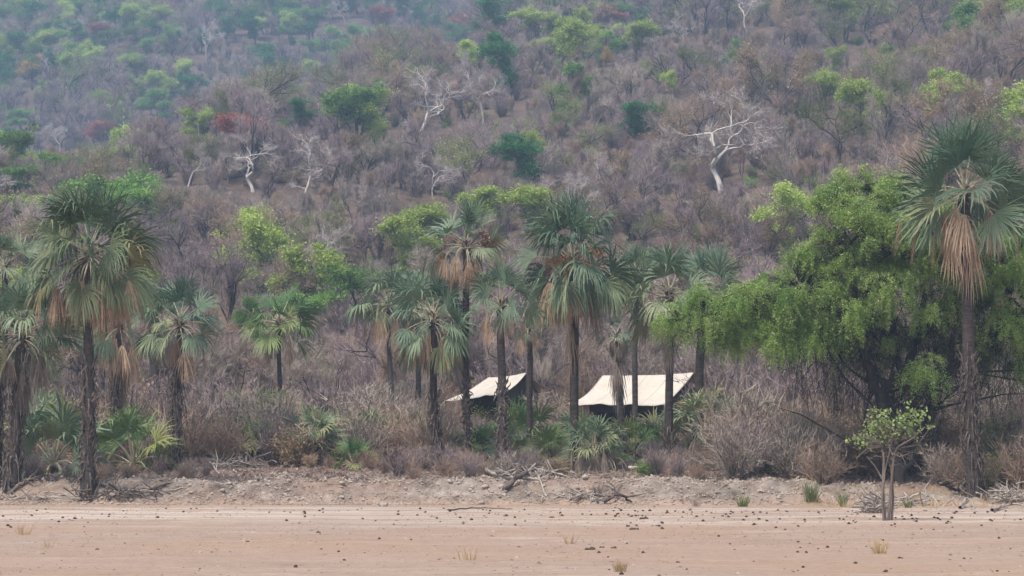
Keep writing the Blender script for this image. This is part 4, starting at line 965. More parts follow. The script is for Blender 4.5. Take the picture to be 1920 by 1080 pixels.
# ------------------------------------------------------------------ the big acacia
def acacia():
    rng = np.random.default_rng(31); YA = 94.5; base = on_px(1688, YA)
    root = empty('acacia_tree', base); tag(root, 'huge feathery green acacia with drooping sprays and black trunk at the right', 'tree')
    def P3(px, py, dy=0): v = at(px, py, YA + dy) - base; return np.array(v)
    tr = MB()
    limbs = [([(1688, 925, 0), (1682, 860, 0), (1668, 790, .1), (1648, 740, .2), (1630, 690, .3), (1600, 640, .4), (1560, 600, .2), (1500, 570, -.3), (1430, 575, -.6), (1340, 590, -.6), (1275, 600, -.4)], .26, .035),
             ([(1650, 745, .2), (1690, 700, .6), (1720, 640, .9), (1730, 560, 1.0), (1720, 480, .8), (1690, 420, .6)], .17, .03),
             ([(1672, 800, .1), (1720, 740, .4), (1780, 690, .3), (1840, 640, 0), (1900, 600, -.2), (1970, 560, -.5)], .19, .03),
             ([(1640, 715, .2), (1610, 640, -.4), (1600, 550, -.8), (1590, 460, -.9), (1575, 390, -.8)], .13, .02),
             ([(1690, 700, .5), (1670, 610, 1.6), (1650, 510, 2.0), (1640, 400, 1.8)], .12, .02),
             ([(1780, 690, .3), (1790, 600, -.6), (1800, 500, -1), (1810, 440, -1)], .11, .02),
             ([(1600, 640, .4), (1540, 650, 1.5), (1480, 610, 2), (1420, 590, 2)], .10, .02),
             ([(1720, 640, .9), (1780, 560, 2), (1850, 500, 2.5), (1900, 470, 2.5)], .11, .02),
             ([(1685, 900, 0), (1715, 850, .4), (1735, 800, .8), (1745, 740, 1.2), (1760, 660, 1.5)], .10, .03)]
    allp = []
    for pts_, a, b in limbs:
        Q = np.array([P3(*p) for p in pts_]); t = np.linspace(0, 1, len(Q)); tt = np.linspace(0, 1, len(Q) * 4)
        S_ = np.stack([np.interp(tt, t, Q[:, k]) for k in range(3)], 1); S_[1:-1] += rng.normal(size=(len(S_) - 2, 3)) * .05
        tube(tr, S_, np.linspace(a, b, len(S_)), 8); allp.append(S_[len(S_) // 3:])
    AP = np.concatenate(allp)
    lobes = [(1275, 600, 42, 30, -.4), (1330, 590, 55, 36, -.5), (1395, 580, 55, 36, -.6), (1450, 572, 55, 44, -.5), (1505, 545, 62, 62, -.4), (1548, 480, 58, 50, -.3), (1556, 398, 46, 40, -.2), (1618, 380, 55, 42, 0),
             (1672, 372, 50, 40, .3), (1610, 450, 80, 60, -1.2), (1556, 590, 62, 60, -.8), (1500, 622, 44, 46, -.3), (1680, 470, 70, 62, -1.0), (1735, 430, 60, 52, 0), (1640, 545, 70, 50, -1.1), (1795, 480, 60, 54, .4),
             (1856, 500, 64, 54, 0), (1905, 560, 56, 60, -.5), (1965, 520, 62, 72, 0), (1885, 630, 56, 42, -.6), (1950, 640, 50, 40, -.3), (1420, 590, 60, 34, 1.2), (1700, 530, 60, 60, 1.6), (1600, 520, 80, 70, 1.8), (1850, 590, 66, 54, 1.6),
             (1760, 585, 40, 36, -.4), (1738, 700, 26, 26, -.9), (1650, 640, 70, 46, 1.8), (1750, 640, 60, 46, 1.6), (1470, 640, 34, 40, -.2), (1860, 680, 50, 30, 1.4), (1440, 635, 40, 40, -.6), (1320, 628, 50, 26, -.3), (1388, 625, 46, 26, -.2), (1640, 610, 46, 46, -1), (1800, 540, 60, 50, -.3), (1730, 500, 60, 50, -.6), (1600, 330 + 20, 50, 26, .4), (1920, 480, 60, 50, .4), (1680, 420, 70, 50, 1.2), (1625, 665, 40, 30, 1.0), (1800, 650, 60, 40, 1.2), (1900, 690, 40, 26, .6), (1480, 590, 60, 50, .6), (1455, 645, 34, 34, -.5), (1545, 635, 42, 40, -.4), (1600, 650, 30, 30, .2)]
    lf, tw = MB(), MB(); ppm = FX / YA
    for (px, py, rx, ry, dy) in lobes:
        c = P3(px, py, dy); a, b = rx / ppm, ry / ppm; dz = min(a, 1.4)
        # bough to the lobe
        near = AP[np.argmin(np.linalg.norm(AP - c, axis=1))]; mid = (near + c) / 2 + rng.normal(size=3) * .2 + [0, 0, .15]
        tube(tr, np.array([near, mid, c]), [.06, .045, .02], 5)
        n = int(205 * (rx * ry / 2400.) ** .8 * (.6 if dy > 1 else 1)); nk = max(6, int(n / 17)); ck = rng.integers(0, nk, n)
        vk = norm(rng.normal(size=(nk, 3))); vk[:, 2] = np.where(vk[:, 2] < -.45, -vk[:, 2], vk[:, 2]); vk = vk * rng.uniform(.65, 1.15, (nk, 1))
        v = norm(rng.normal(size=(n, 3)) + [0, 0, .35])
        S0 = c + vk[ck] * np.array([a, dz, b]) + v * rng.uniform(.02, .20, (n, 1))
        out = norm(v + vk[ck] * .5 + [0, 0, .15])
        L = (rng.uniform(.35, .85, nk)[ck] * rng.uniform(.7, 1.25, n)) * (1.1 if py > 520 else .85)
        K = 8; cur = S0.copy(); d = out.copy(); pts_ = [cur]
        for q in range(K):
            d = norm(d + np.array([0, 0, -.42])); cur = cur + d * (L / K)[:, None]; pts_.append(cur)
        ST = np.stack(pts_, 1)                                    # sprays: n, K+1, 3
        j = rng.integers(0, n, n)
        slivers(tw, c + (S0 - c) * .3, S0 - c * 1.0 - (S0 - c) * .3, np.linalg.norm(S0 - c, axis=1) * .75, np.full(n, .012), rng)
        m = 76; ti = rng.random((n, m)) * K; i0 = np.minimum(ti.astype(int), K - 1); fr = (ti - i0)[..., None]
        ar = np.arange(n)[:, None]; C = ST[ar, i0] * (1 - fr) + ST[ar, i0 + 1] * fr + rng.normal(size=(n, m, 3)) * .045
        tint = np.clip(np.repeat(rng.uniform(.0, .8, nk)[ck], m) + rng.normal(size=n * m) * .12, 0, .85)
        fl = 0.12 if py < 480 else (.06 if py < 560 else .01)
        tint = np.where(rng.random(n * m) < fl, 1.0, tint)
        leaves(lf, C.reshape(-1, 3), rng.uniform(.035, .08, n * m), rng, .3, tint, .45, updir=np.array([0, 0, -.5]))
    # bare drooping twigs in the shaded middle
    n = 5000; k = rng.integers(0, len(AP), n); A = AP[k] + rng.normal(size=(n, 3)) * .45
    slivers(tw, A, rng.normal(size=(n, 3)) + [0, 0, -.5], rng.uniform(.5, 1.5, n), rng.uniform(.006, .014, n), rng, .2)
    n = 2600; qx = rng.uniform(1480, 1930, n); qy = rng.uniform(560, 730, n) + np.where(np.abs(qx - 1680) < 90, 30, 0); A = np.array([P3(a_, b_, d_) for a_, b_, d_ in zip(qx, qy, rng.uniform(-.6, 2.6, n))])
    slivers(tw, A, rng.normal(size=(n, 3)) * [.45, .4, .3] + [0, 0, -1.0], rng.uniform(.4, 1.5, n), rng.uniform(.005, .012, n), rng, .15)
    # side stems and low limbs sweeping out under the crown
    for k_ in range(26):
        q0 = P3(rng.uniform(1640, 1720), rng.uniform(700, 860), rng.uniform(0, 1)); q2 = P3(rng.uniform(1490, 1930), rng.uniform(600, 800), rng.uniform(-.5, 2.5)); q1 = (q0 + q2) / 2 + rng.normal(size=3) * .35
        tube(tr, [q0, q1, q2, q2 + (q2 - q1) * .4 + [0, 0, -.2]], [.055, .04, .025, .008], 5)
    tr.obj('trunk', M['bark_acacia'], root); tw.obj('twigs', M['bark_acacia'], root); lf.obj('crown', M['leaf_acacia'], root, smooth=False)
acacia()

def sapling():
    rng = np.random.default_rng(41); b = on_ray(1664, 976); root = empty('sapling_tree', b)
    tag(root, 'small multi-stemmed sapling with pale green leaf tufts standing on the sand before the acacia', 'tree'); Y = b.y; ppm = FX / Y
    def P3(px, py, dy=0): return np.array(at(px, py, Y + dy) - b)
    tr, tw, lf = MB(), MB(), MB()
    for pts_, a, c in [([(1660, 978, 0), (1658, 920, 0), (1656, 860, 0), (1652, 830, .1), (1630, 820, .3), (1600, 826, .4)], .046, .014), ([(1666, 978, .05), (1668, 920, .05), (1672, 850, 0), (1684, 838, -.1), (1710, 822, -.2), (1735, 800, -.3)], .044, .012),
                    ([(1672, 978, .1), (1674, 930, .1), (1672, 880, .1), (1660, 840, .2), (1645, 815, .3)], .034, .010), ([(1657, 978, -.1), (1655, 940, -.1), (1662, 880, -.1), (1676, 830, 0), (1700, 800, 0)], .03, .010),
                    ([(1656, 900, 0), (1640, 870, .2), (1625, 856, .3)], .025, .01), ([(1652, 838, 0), (1625, 842, -.1), (1605, 860, -.1)], .02, .008), ([(1680, 842, 0), (1720, 832, .2), (1745, 800, .3)], .025, .01), ([(1672, 850, 0), (1690, 856, -.2), (1705, 850, -.3)], .02, .008)]:
        Q = np.array([P3(*p) for p in pts_]); Q[1:-1] += rng.normal(size=(len(Q) - 2, 3)) * .03; tube(tr, Q, np.linspace(a, c, len(Q)), 7)
    for (px, py, rx, ry) in [(1648, 785, 22, 22), (1650, 810, 26, 20), (1695, 788, 26, 26), (1722, 776, 18, 14), (1708, 806, 22, 22), (1608, 822, 20, 11), (1672, 812, 22, 16), (1632, 800, 12, 16), (1746, 800, 10, 6), (1660, 772, 10, 8), (1625, 835, 10, 8)]:
        c = P3(px, py); n = int(rx * ry * .24); C = c + rng.normal(size=(n, 3)) * np.array([rx, 24, ry]) / ppm * .55
        leaves(lf, C, rng.uniform(.06, .12, n), rng, .8, None, .7)
        m = 26; slivers(tw, np.repeat([P3(1668, 835)], m, 0) + (C[rng.integers(0, n, m)] - P3(1668, 835)) * .3, C[rng.integers(0, n, m)] - P3(1668, 835), np.full(m, .5), np.full(m, .006), rng)
    n = 150; A = P3(1668, 840) + rng.normal(size=(n, 3)) * np.array([.55, .3, .16]); slivers(tw, A, rng.normal(size=(n, 3)) * [1, .6, .5], rng.uniform(.2, .6, n), rng.uniform(.004, .009, n), rng)
    tr.obj('stems', M['bark_sapling'], root); tw.obj('twigs', M['bark_sapling'], root); lf.obj('leaves', M['leaf_sapling'], root, smooth=False)
sapling()

# ------------------------------------------------------------------ safari tents
def tent(c, label, seed, wed=.9):
    """c: pixel+distance corners: nr near eave right, nl near eave left, rr ridge right, rl ridge left, fr / fl far eave"""
    C = {k: at(*v) for k, v in c.items()}
    b = (C['nr'] + C['nl'] + C['fr'] + C['fl']) / 4; b.z = gh(b.x, b.y); root = empty('safari_tent', b); tag(root, label, 'tent', 'canvas tents behind the palms')
    L = {k: np.array(v - b) for k, v in C.items()}; mb = MB(); n = 40; rng = np.random.default_rng(seed)
    for (e0, e1) in (('nl', 'nr'), ('fl', 'fr')):
        u, v = np.meshgrid(np.linspace(0, 1, n), np.linspace(0, 1, n), indexing='ij')
        E = L[e0][None, None] * (1 - u[..., None]) + L[e1][None, None] * u[..., None]; R_ = L['rl'][None, None] * (1 - u[..., None]) + L['rr'][None, None] * u[..., None]
        Pq = R_ * (1 - v[..., None]) + E * v[..., None]
        wedge = (1 - u) ** 3
        Pq[..., 2] -= .20 * np.sin(v * math.pi) * (.45 + wed * wedge) + .05 * np.sin(u * math.pi * 3) ** 2 * v + .05 * np.sin(u * math.pi) * (1 - v)
        Pq[..., 2] += .012 * np.sin(u * 40) * v + .02 * vnoise(u * 8, v * 5, seed) 
        i = np.arange(n - 1)[:, None] * n; j = np.arange(n - 1)[None]
        mb.add(Pq.reshape(-1, 3), np.stack([i + j, i + j + 1, i + n + j + 1, i + n + j], -1).reshape(-1, 4), np.stack([u.ravel(), v.ravel()], -1))
    fly = mb.obj('fly_sheet', M['canvas'], root); sm = fly.modifiers.new('thick', 'SOLIDIFY'); sm.thickness = .02; sm.offset = 0
    # inner tent body under the fly
    def inset(k, ox, oz): 
        ctr = (L['nl'] + L['nr'] + L['fl'] + L['fr'] + L['rl'] + L['rr']) / 6; p = L[k] + (ctr - L[k]) * ox * 1.3; p[2] = L[k][2] - oz; return p
    nl, nr, fl, fr = [inset(k, .22, .08) for k in ('nl', 'nr', 'fl', 'fr')]; rl, rr = inset('rl', .22, .22), inset('rr', .16, .22)
    def g(p): q = p.copy(); q[2] = gh(q[0] + b.x, q[1] + b.y) - b.z - .05; return q
    V = np.array([nl, nr, fl, fr, rl, rr, g(nl), g(nr), g(fl), g(fr)]); mb = MB()
    mb.add(V, [[6, 7, 1, 0], [8, 9, 3, 2], [0, 1, 5, 4], [2, 3, 5, 4]]); mb.add(V, [[7, 9, 3], [7, 3, 1], [1, 3, 5], [6, 8, 2], [6, 2, 0], [0, 2, 4]])
    mb.obj('tent_body', M['canvas_dark'], root, smooth=False)
    # mesh windows on the near wall, a few cm proud
    out = norm(np.cross(nr - nl, [0, 0, 1.0])); 
    if out[1] > 0: out = -out
    for f0, f1 in ((.12, .42), (.56, .86)):
        m2 = MB(); q = []
        for f, z in ((f0, .2), (f1, .2), (f1, .8), (f0, .8)):
            t_ = nl * (1 - f) + nr * f; bt = g(nl) * (1 - f) + g(nr) * f; q.append(bt * (1 - z) + t_ * z)
        q = np.array(q); A = q + out * .03; B = q + out * .012
        m2.add(np.vstack([A, B]), [[0, 1, 2, 3], [4, 5, 6, 7], [0, 1, 5, 4], [1, 2, 6, 5], [2, 3, 7, 6], [3, 0, 4, 7]]); m2.obj('window_screen', M['mesh'], root, smooth=False)
    for k in ('rr', 'rl', 'nr', 'nl', 'fr', 'fl'):
        m2 = MB(); p = L[k] * .985 if 'r' == k[0] else L[k] * .99; p = p.copy(); p[2] = L[k][2]; tube(m2, [g(p), p + [0, 0, .03]], [.03, .025], 6); m2.obj('pole', M['pole'], root)
    for k in ('nr', 'nl', 'fr', 'fl'):
        o_ = norm((L[k] - (L['nl'] + L['fr']) / 2) * [1, 1, 0]); e = g(L[k] + o_ * 1.6); m2 = MB(); tube(m2, [L[k], e], [.012, .012], 4); m2.obj('guy_rope', M['rope'], root)
    return root
tent(dict(nl=(1062, 757, 118.5), nr=(1246, 759, 116.0), rl=(1130, 704, 121.5), rr=(1301, 699, 118.5), fl=(1180, 752, 124), fr=(1352, 746, 121)), 'large cream canvas tent roof behind the big grey-skirted palm clump, sagging at left', 1)
tent(dict(nl=(834, 752, 120), nr=(948, 736, 117.5), rl=(916, 708, 123.5), rr=(987, 699, 120), fl=(962, 742, 126), fr=(1034, 731, 122.5)), 'smaller narrow cream tent roof crossed by two palm trunks left of centre', 2, .0)
tent(dict(nl=(1878, 707, 126), nr=(2010, 707, 123), rl=(1900, 672, 129), rr=(2050, 668, 126), fl=(1960, 705, 132), fr=(2090, 705, 129)), 'pale tent roof sliver seen through the acacia at the right edge', 3)

# ------------------------------------------------------------------ fallen wood, rocks, grass, nuts
rng = np.random.default_rng(55)
def log_thing(pxs, r, mat, label, cat='branch', name='fallen_branch', twigs_=0, lift=.06, kids=3, seed=0):
    rg = np.random.default_rng(seed + 500); Q = []
    for (px, row, up) in pxs:
        p = on_ray(px, row); Q.append(np.array([p.x, p.y, p.z + lift + up]))
    b = Q[0].copy(); Q = np.array(Q) - b; root = empty(name, b); mb = MB()
    t = np.linspace(0, 1, len(Q)); tt = np.linspace(0, 1, len(Q) * 4); S_ = np.stack([np.interp(tt, t, Q[:, k]) for k in range(3)], 1); S_[1:-1] += rg.normal(size=(len(S_) - 2, 3)) * r * .4
    tube(mb, S_, np.linspace(r, r * .45, len(S_)), 7); mb.obj('main_stem', M[mat], root)
    if kids:
        mb = MB()
        for i in range(kids):
            p = S_[rg.integers(2, len(S_))]; d = norm(rg.normal(size=3) * [1, .5, .5] + [0, 0, .25]); L = rg.uniform(.3, .9); tube(mb, [p, p + d * L * .5 + rg.normal(size=3) * .05, p + d * L], [r * .5, r * .35, r * .12], 5)
        mb.obj('side_branches', M[mat], root)
    tag(root, label, cat, 'dead wood along the bank'); return root
LOGS = [
 ([(352, 836, .35), (385, 868, .15), (412, 892, .0)], .05, 'dead_wood', 'straight leaning branch propped at the foot of the shaggy-skirted palm'),
 ([(290, 868, 0), (350, 876, .05), (420, 878, .0), (470, 872, 0)], .05, 'dead_wood', 'crooked grey branch lying right of the shaggy-skirted palm foot'),
 ([(400, 880, .03), (440, 866, .2), (480, 878, 0)], .06, 'dead_wood', 'arched bleached branch in the wood heap on the left bank'),
 ([(15, 930, 0), (50, 915, .2), (62, 905, .2)], .06, 'dark_wood', 'dark leaning branch stub at the far left foot of the bank'),
 ([(60, 936, 0), (110, 940, .05), (170, 942, 0)], .035, 'dead_wood', 'thin bleached stick at the foot of the left bank'),
 ([(180, 915, .1), (240, 930, .1), (300, 926, 0)], .07, 'dark_wood', 'dark roots and branch right of the drooping palm base'),
 ([(230, 926, .05), (290, 928, .05), (350, 922, 0)], .03, 'dead_wood', 'thin pale stick lying across the left bank face'),
 ([(895, 885, .1), (930, 900, .1), (980, 905, .05), (1030, 900, 0)], .07, 'dead_wood', 'long bleached branch on the bank edge left of the dead brush tangle'),
 ([(945, 920, 0), (975, 905, .15), (1010, 888, .25), (1045, 880, .1)], .09, 'dark_wood', 'thick dark dead limb of the brush tangle on the bank edge'),
 ([(1000, 890, .2), (1012, 915, .15), (1025, 935, 0)], .035, 'dead_wood', 'pale stick pointing down the bank from the brush tangle'),
 ([(1180, 885, .1), (1220, 888, .15), (1270, 880, .1)], .06, 'dead_wood', 'curved grey branch on the bank edge right of the big clump'),
 ([(1130, 945, 0), (1160, 938, .12), (1185, 946, 0)], .07, 'dark_wood', 'dark arched palm base husk at the bank foot'),
 ([(1130, 935, 0), (1160, 920, .1), (1190, 910, .15)], .03, 'dead_wood', 'dead frond rib lying up the bank below the big clump'),
 ([(1340, 852, .5), (1370, 870, .3), (1400, 888, 0)], .03, 'dead_wood', 'pale curved stalk sloping to the bank right of the long-stalked young palm'),
 ([(1420, 890, 0), (1460, 886, .08), (1500, 890, 0)], .06, 'dead_wood', 'short log on the bank edge left of the leafless thicket'),
 ([(1500, 900, 0), (1560, 896, .06), (1620, 900, 0)], .05, 'dark_wood', 'dark fallen branch in front of the shaggy trunk under the acacia'),
 ([(1760, 880, .3), (1790, 900, .2), (1820, 915, 0)], .05, 'dead_wood', 'bleached branch slanting down toward the tallest palm foot'),
 ([(1790, 925, .05), (1815, 922, .12), (1845, 930, 0)], .09, 'dark_wood', 'rounded dark husk against the tallest palm foot'),
 ([(1850, 905, .3), (1880, 925, .15), (1915, 935, 0)], .045, 'dead_wood', 'grey forked branch in the debris at the right edge'),
 ([(1865, 945, .1), (1900, 946, .1), (1945, 944, .1)], .04, 'dead_wood', 'pale horizontal stick in the debris at the right edge'),
 ([(1860, 960, 0), (1895, 952, .05), (1940, 956, 0)], .05, 'dead_wood', 'pale log lowest in the debris at the right edge'),
 ([(1700, 938, 0), (1730, 934, .08), (1760, 942, 0)], .045, 'dead_wood', 'bleached curved branch between sapling and tallest palm'),
 ([(1620, 944, .02), (1640, 942, .08), (1660, 944, .02)], .045, 'dead_wood', 'short white log just left of the sapling stems'),
 ([(840, 960, 0), (900, 957, .02), (960, 958, 0)], .025, 'dark_wood', 'flat dark stick on the sand below the bank, left of centre'),
 ([(1800, 955, .0), (1812, 945, .12), (1828, 955, 0)], .05, 'dead_wood', 'pale wedge of wood on the ground in front of the tallest palm'),
]
for i, (p, r, m_, lab) in enumerate(LOGS): log_thing(p, r, m_, lab, kids=0 if r < .04 else 4, seed=i)
def brush_heap(px, row, n, wx, hz, label, seed, mat='dead_wood'):
    rg = np.random.default_rng(seed); b = on_ray(px, row); root = empty('brush_heap', b); mb = MB()
    for i in range(n):
        p = rg.normal(size=3) * [wx, .25, hz]; p[2] = abs(p[2]) + .03; d = norm(rg.normal(size=3) * [1, .4, .45]); L = rg.uniform(.3, 1.1); tube(mb, [p - d * L * .5, p + rg.normal(size=3) * .06, p + d * L * .5], [.028, .022, .008], 4)
    mb.obj('sticks', M[mat], root); tag(root, label, 'brush pile', 'dead wood along the bank')
brush_heap(990, 902, 60, .55, .2, 'tangle of dead sticks spilling over the bank edge near the centre', 1)
brush_heap(430, 876, 60, .8, .14, 'heap of grey sticks on the bank right of the shaggy-skirted palm', 2)
brush_heap(220, 935, 40, .7, .14, 'dark sticks piled right of the drooping palm base', 3, 'dark_wood')
brush_heap(1900, 945, 60, .6, .22, 'debris pile of sticks at the right edge of the sand', 4)
brush_heap(1640, 962, 60, .22, .2, 'grey twig bunch touching the left of the sapling foot', 5)
brush_heap(1290, 880, 50, .9, .12, 'scattered dead sticks on the bank below the long-stalked young palm', 6)
brush_heap(1720, 948, 40, .8, .08, 'flat scatter of sticks between the sapling and the tallest palm', 7)
brush_heap(80, 938, 45, .9, .08, 'flat scatter of pale sticks at the left foot of the bank', 8)
brush_heap(1110, 940, 30, .5, .08, 'dead frond litter on the bank foot below the big clump', 9)

def tuft(px, row, label, mat='straw', n=50, H=.35, W=.12, name='grass_tuft', cat='grass tuft', group='dry grass tufts', bw=.006):
    rg = np.random.default_rng(int(px * 7 + row)); b = on_ray(px, row); mb = MB()
    a = rg.uniform(0, 6.28, n); rr = rg.uniform(0, W * .4, n); A = np.c_[np.cos(a) * rr, np.sin(a) * rr, np.full(n, -.02)]
    d = np.c_[np.cos(a) * rg.uniform(.05, .6, n), np.sin(a) * rg.uniform(.05, .6, n), np.ones(n)]
    t_ = rg.random(n)
    for i in range(3):
        sel = slice(i * n // 3, (i + 1) * n // 3); k = len(A[sel])
        slivers(mb, A[sel], d[sel], rg.uniform(.5, 1.1, k) * H, np.full(k, bw), rg, .12, attr=(.5, i * .35))
    o = mb.obj(name, M[mat], smooth=False); o.location = b; tag(o, label, cat, group)
tuft(1162, 1072, 'golden straw tuft on the sand at the bottom right of centre', H=.28, W=.25, n=80)
tuft(1650, 1038, 'golden straw tuft on the sand below the sapling', H=.42, W=.3, n=70)
tuft(1068, 1020, 'faint straw tuft between two dung heaps on the sand', H=.32, W=.25, n=24)
tuft(45, 1003, 'faint straw tuft on the sand at far left', H=.35, W=.4, n=40)
tuft(92, 1028, 'small faint straw tuft lower left on the sand', H=.3, W=.3, n=18)
tuft(880, 1050, 'thin straw tuft on the lower sand right of centre left', H=.34, W=.5, n=26)
tuft(1116, 930, 'pale spiky dead tuft on the bank face below the big clump', 'litter', 90, .5, .3, bw=.008)
tuft(1520, 940, 'tall green and tan reed tuft at the bank foot left of the sapling', 'reed', 110, .85, .5, 'reed_tuft', 'reed tuft', 'green reed tufts', .012)
tuft(1392, 950, 'green reed tuft with bent blades at the bank foot', 'reed', 70, .6, .4, 'reed_tuft', 'reed tuft', 'green reed tufts', .010)
tuft(1580, 950, 'narrow reed tuft between the tall reed tuft and the sapling', 'reed', 60, .7, .25, 'reed_tuft', 'reed tuft', 'green reed tufts', .010)
tuft(1702, 952, 'short green grass tuft right of the sapling stems', 'reed', 50, .5, .3, 'reed_tuft', 'reed tuft', 'green reed tufts', .009)
tuft(1850, 915, 'upright green reed tuft touching the tallest palm foot on its right', 'reed', 60, .8, .3, 'reed_tuft', 'reed tuft', 'green reed tufts', .012)
tuft(1305, 950, 'small dry tuft at the foot of the grey bank', 'litter', 50, .4, .3)

def lump(seed, r, mat, name, sq=.7, n=1):
    rg = np.random.default_rng(seed); mb = MB()
    for k in range(n):
        c = rg.normal(size=3) * [r * 1.3, r * .9, 0] if n > 1 else np.zeros(3); rk = r * (rg.uniform(.6, 1) if n > 1 else 1)
        m_, q = 7, 10; th = np.linspace(0, math.pi, m_)[:, None]; ph = np.arange(q)[None] * 2 * math.pi / q
        D_ = np.stack([np.sin(th) * np.cos(ph), np.sin(th) * np.sin(ph), np.cos(th) * np.ones_like(ph)], -1).reshape(-1, 3)
        R_ = rk * (1 + .22 * rg.normal(size=len(D_))[:, None] * .6); V = D_ * R_ * [1, 1, sq] + c + [0, 0, rk * sq * .7]
        i = np.arange(m_ - 1)[:, None] * q; j = np.arange(q)[None]; F = np.stack([i + j, i + (j + 1) % q, i + q + (j + 1) % q, i + q + j], -1).reshape(-1, 4); mb.add(V, F)
    return mb.mesh(name, M[mat])
nutm = [lump(600 + i, .055, 'nut', 'palm_nut', .85) for i in range(4)]
def place_mesh(me, name, loc, rz, sc, label, cat, group):
    o = bpy.data.objects.new(name, me); COL.objects.link(o); o.location = loc; o.rotation_euler = (0, 0, rz); o.scale = (sc,) * 3; tag(o, label, cat, group); return o
nuts = []
while len(nuts) < 290:
    u = rng.random()
    if u < .50: px, row = rng.uniform(1150, 1925), 957 + abs(rng.normal()) * 17
    elif u < .8: px, row = rng.uniform(0, 1200), 952 + abs(rng.normal()) * 16
    else: px, row = rng.uniform(0, 1920), rng.uniform(960, 1078)
    if row < 1078: nuts.append((px, row))
ZN = ['left', 'left-centre', 'centre', 'right-centre', 'right']
for i, (px, row) in enumerate(nuts):
    p = on_ray(px, row); z = ZN[min(4, int(px / 384))]; d = 'near the bank foot' if row < 972 else ('in the middle of the sand' if row < 1010 else 'on the sand nearest the viewer')
    place_mesh(nutm[i % 4], 'palm_nut', p - Vector((0, 0, .012)), i * 1.1, rng.uniform(.3, .8) * (.85 if row > 1000 else 1), f'dark brown palm nut {d}, {z} part', 'nut', f'dark palm nuts {d}, {z} part')
dung = [(1035, 971, 1.1, 'upright dark dung lump near the bank foot below the brush tangle'), (1105, 1031, 1.3, 'largest dark dung heap on the lower sand right of centre'), (1130, 1027, .8, 'middle dung heap of the row of three on the lower sand'),
        (1152, 1028, .9, 'right dung heap of the row of three on the lower sand'), (1190, 993, 1.1, 'flat dung heap in the middle of the sand right of centre'), (1208, 973, 1.5, 'wide crumbled dung heap near the bank foot right of centre'),
        (598, 999, 1.0, 'flat dung heap left of centre on the sand'), (1500, 1027, .8, 'dung ball left of the flat one, below the thicket'), (1532, 1030, .8, 'flat dung piece right of a dung ball, below the thicket'),
        (1486, 1073, .55, 'round dung ball close to the bottom edge right of centre'), (1694, 1047, .8, 'rightmost but one dung ball on the lower sand'), (1783, 1050, .5, 'tiny dung ball left of the far right one'), (1815, 1048, .8, 'far right dung ball on the lower sand'),
        (82, 1039, .6, 'dung ball on the lower left sand'), (464, 1016, .7, 'dung ball on the sand left of centre'), (158, 988, .7, 'dark dung ball on the left sand'), (1270, 1055, .7, 'dung crumb below the flat heap right of centre')]
for i, (px, row, s_, lab) in enumerate(dung):
    o = place_mesh(lump(700 + i, .075, 'dung', 'dung_heap', .8, 5 if s_ > .85 else 2), 'dung_heap', on_ray(px, row) - Vector((0, 0, .012)), 0, s_ * .52, lab, 'dung', 'dung on the sand')
# stones on the bank face
stm = [lump(650 + i, .10, 'rock', 'bank_stone', .65) for i in range(5)]
k = 0
while k < 110:
    u = rng.random(); px = rng.normal(470, 110) if u < .35 else (rng.uniform(700, 960) if u < .75 else rng.uniform(960, 1500)); row = rng.uniform(897, 952)
    p = on_ray(px, row); part = 'rubble patch left of centre' if px < 700 else ('light bank in the middle' if px < 960 else 'grey bank right of centre')
    hgt = 'upper' if row < 920 else 'lower'
    place_mesh(stm[k % 5], 'bank_stone', p - Vector((0, 0, .02)), k, float(np.clip(rng.lognormal(-.75, .5), .2, 1.5)), f'pale stone in the {hgt} {part}', 'stone', f'stones in the {hgt} {part}'); k += 1
# small rubble, litter and grass: uncountable
def grit():
    mb = MB(); n = 9000; Yv = 40 + 50 * rng.random(n) ** .7; Xv = rng.uniform(-.2, .2, n) * Yv; keep_ = vnoise(Xv * .5, Yv * .22, 61) + .35 * rng.random(n) > .0; Xv, Yv = Xv[keep_], Yv[keep_]; n = len(Xv); z = ground_h(Xv, Yv)
    s_ = rng.lognormal(-4.1, .4, n); V0 = np.array([[1, 0, 0], [0, 1, 0], [-1, 0, 0], [0, -1, 0], [0, 0, .6]], float)
    V = V0[None] * (s_[:, None, None] * rng.uniform(.6, 1.4, (n, 5, 1))) + np.stack([Xv, Yv, z], -1)[:, None]
    F = (np.arange(n)[:, None, None] * 5 + np.array([[0, 1, 4], [1, 2, 4], [2, 3, 4], [3, 0, 4]])[None]).reshape(-1, 3)
    mb.add(V.reshape(-1, 3), F, np.stack([np.zeros(n * 5), np.repeat(rng.random(n), 5)], 1))
    tag(mb.obj('grit', M['grit'], smooth=False), 'fine dark and pale grit strewn over the sand', kind='stuff')
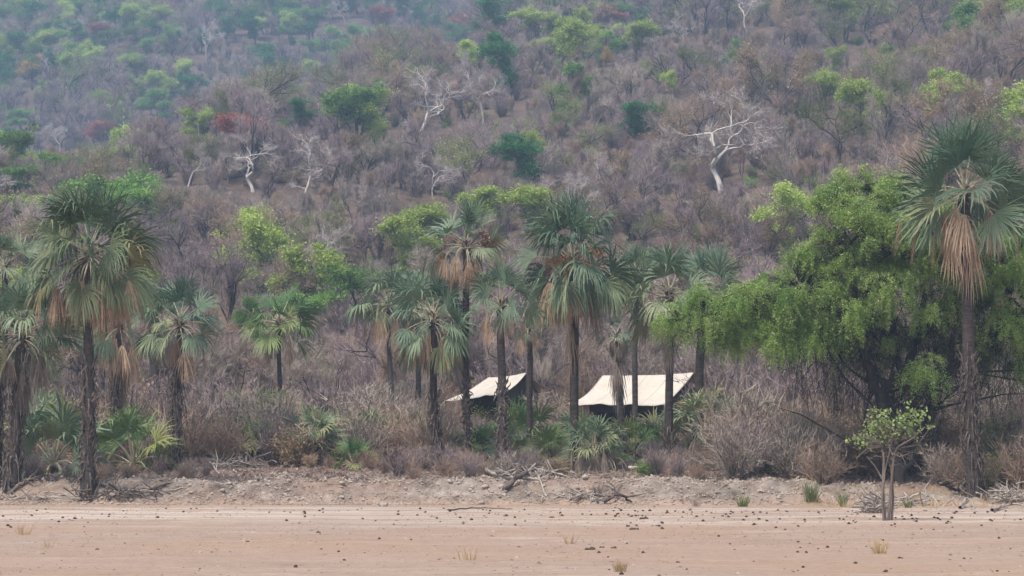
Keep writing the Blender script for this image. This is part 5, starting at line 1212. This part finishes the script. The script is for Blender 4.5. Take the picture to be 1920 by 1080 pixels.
def rubble():
    mb = MB(); n = 11000; Yv = rng.uniform(89, 92.6, n); Xv = rng.uniform(-18, 12, n); z = ground_h(Xv, Yv)
    for q in range(1):
        s_ = np.minimum(rng.lognormal(-3.7, .5, n), .07)
        V0 = norm(np.array([[1, 0, 0], [0, 1, 0], [-1, 0, 0], [0, -1, 0], [0, 0, 1], [0, 0, -1]], float)); V = V0[None] * (s_[:, None, None] * rng.uniform(.6, 1.3, (n, 6, 1))) + np.stack([Xv, Yv, z + s_ * .3], -1)[:, None]
        F0 = np.array([[0, 1, 4], [1, 2, 4], [2, 3, 4], [3, 0, 4], [1, 0, 5], [2, 1, 5], [3, 2, 5], [0, 3, 5]]); F = (np.arange(n)[:, None, None] * 6 + F0[None]).reshape(-1, 3); mb.add(V.reshape(-1, 3), F)
    tag(mb.obj('gravel', M['clod'], smooth=False), 'loose pale rubble crumbling from the cut bank', kind='stuff')
    mb = MB(); n = 17000; Yv = 92.3 + rng.exponential(9, n); Xv = rng.uniform(-.2, .2, n) * Yv; z = ground_h(Xv, Yv)
    d = rng.normal(size=(n, 3)) * [1, 1, .35]; d[:, 2] = np.abs(d[:, 2]); slivers(mb, np.c_[Xv, Yv, z + .01], d, rng.uniform(.08, .5, n), rng.uniform(.006, .016, n), rng, attr=(.5, .4))
    n = 9000; Yv = 92.3 + rng.exponential(10, n); Xv = rng.uniform(-.2, .2, n) * Yv; leaves(mb, np.c_[Xv, Yv, ground_h(Xv, Yv) + .04], rng.uniform(.08, .22, n), rng, .3)
    tag(mb.obj('leaf_litter', M['litter'], smooth=False), 'dry sticks and leaf litter covering the bank under the palms', kind='stuff')
    mb = MB(); n = 2600; Xv = rng.uniform(9, 18.5, n); Yv = rng.uniform(85.5, 92, n); keep_ = vnoise(Xv * 1.2, Yv * .8, 3) > -.1; Xv, Yv = Xv[keep_], Yv[keep_]; n = len(Xv)
    d = np.c_[rng.normal(size=(n, 2)) * .25, np.ones(n)]; slivers(mb, np.c_[Xv, Yv, ground_h(Xv, Yv) - .01], d, rng.uniform(.08, .38, n), np.full(n, .005), rng, .1, attr=(.5, .5))
    tag(mb.obj('dry_grass', M['straw'], smooth=False), 'sparse straw grass at the foot of the right bank', kind='stuff')
rubble(); grit()

# ------------------------------------------------------------------ haze
def haze():
    x0, x1, y0, y1, z0, z1 = -1400, 1400, -160, 1950, -2, 460
    V = [(x, y, z) for z in (z0, z1) for y in (y0, y1) for x in (x0, x1)]
    mb = MB(); mb.add(V, [[0, 2, 3, 1], [4, 5, 7, 6], [0, 1, 5, 4], [2, 6, 7, 3], [0, 4, 6, 2], [1, 3, 7, 5]])
    m, nt, out = new_mat('haze_air'); pv = N(nt, 'ShaderNodeVolumePrincipled')
    pv.inputs['Color'].default_value = (.52, .74, 1, 1); pv.inputs['Density'].default_value = .00050; pv.inputs['Anisotropy'].default_value = .2
    nt.links.new(pv.outputs[0], out.inputs['Volume'])
    o = mb.obj('haze', m, smooth=False); tag(o, 'pale blue haze between the viewer and the hillside', kind='stuff')
haze()
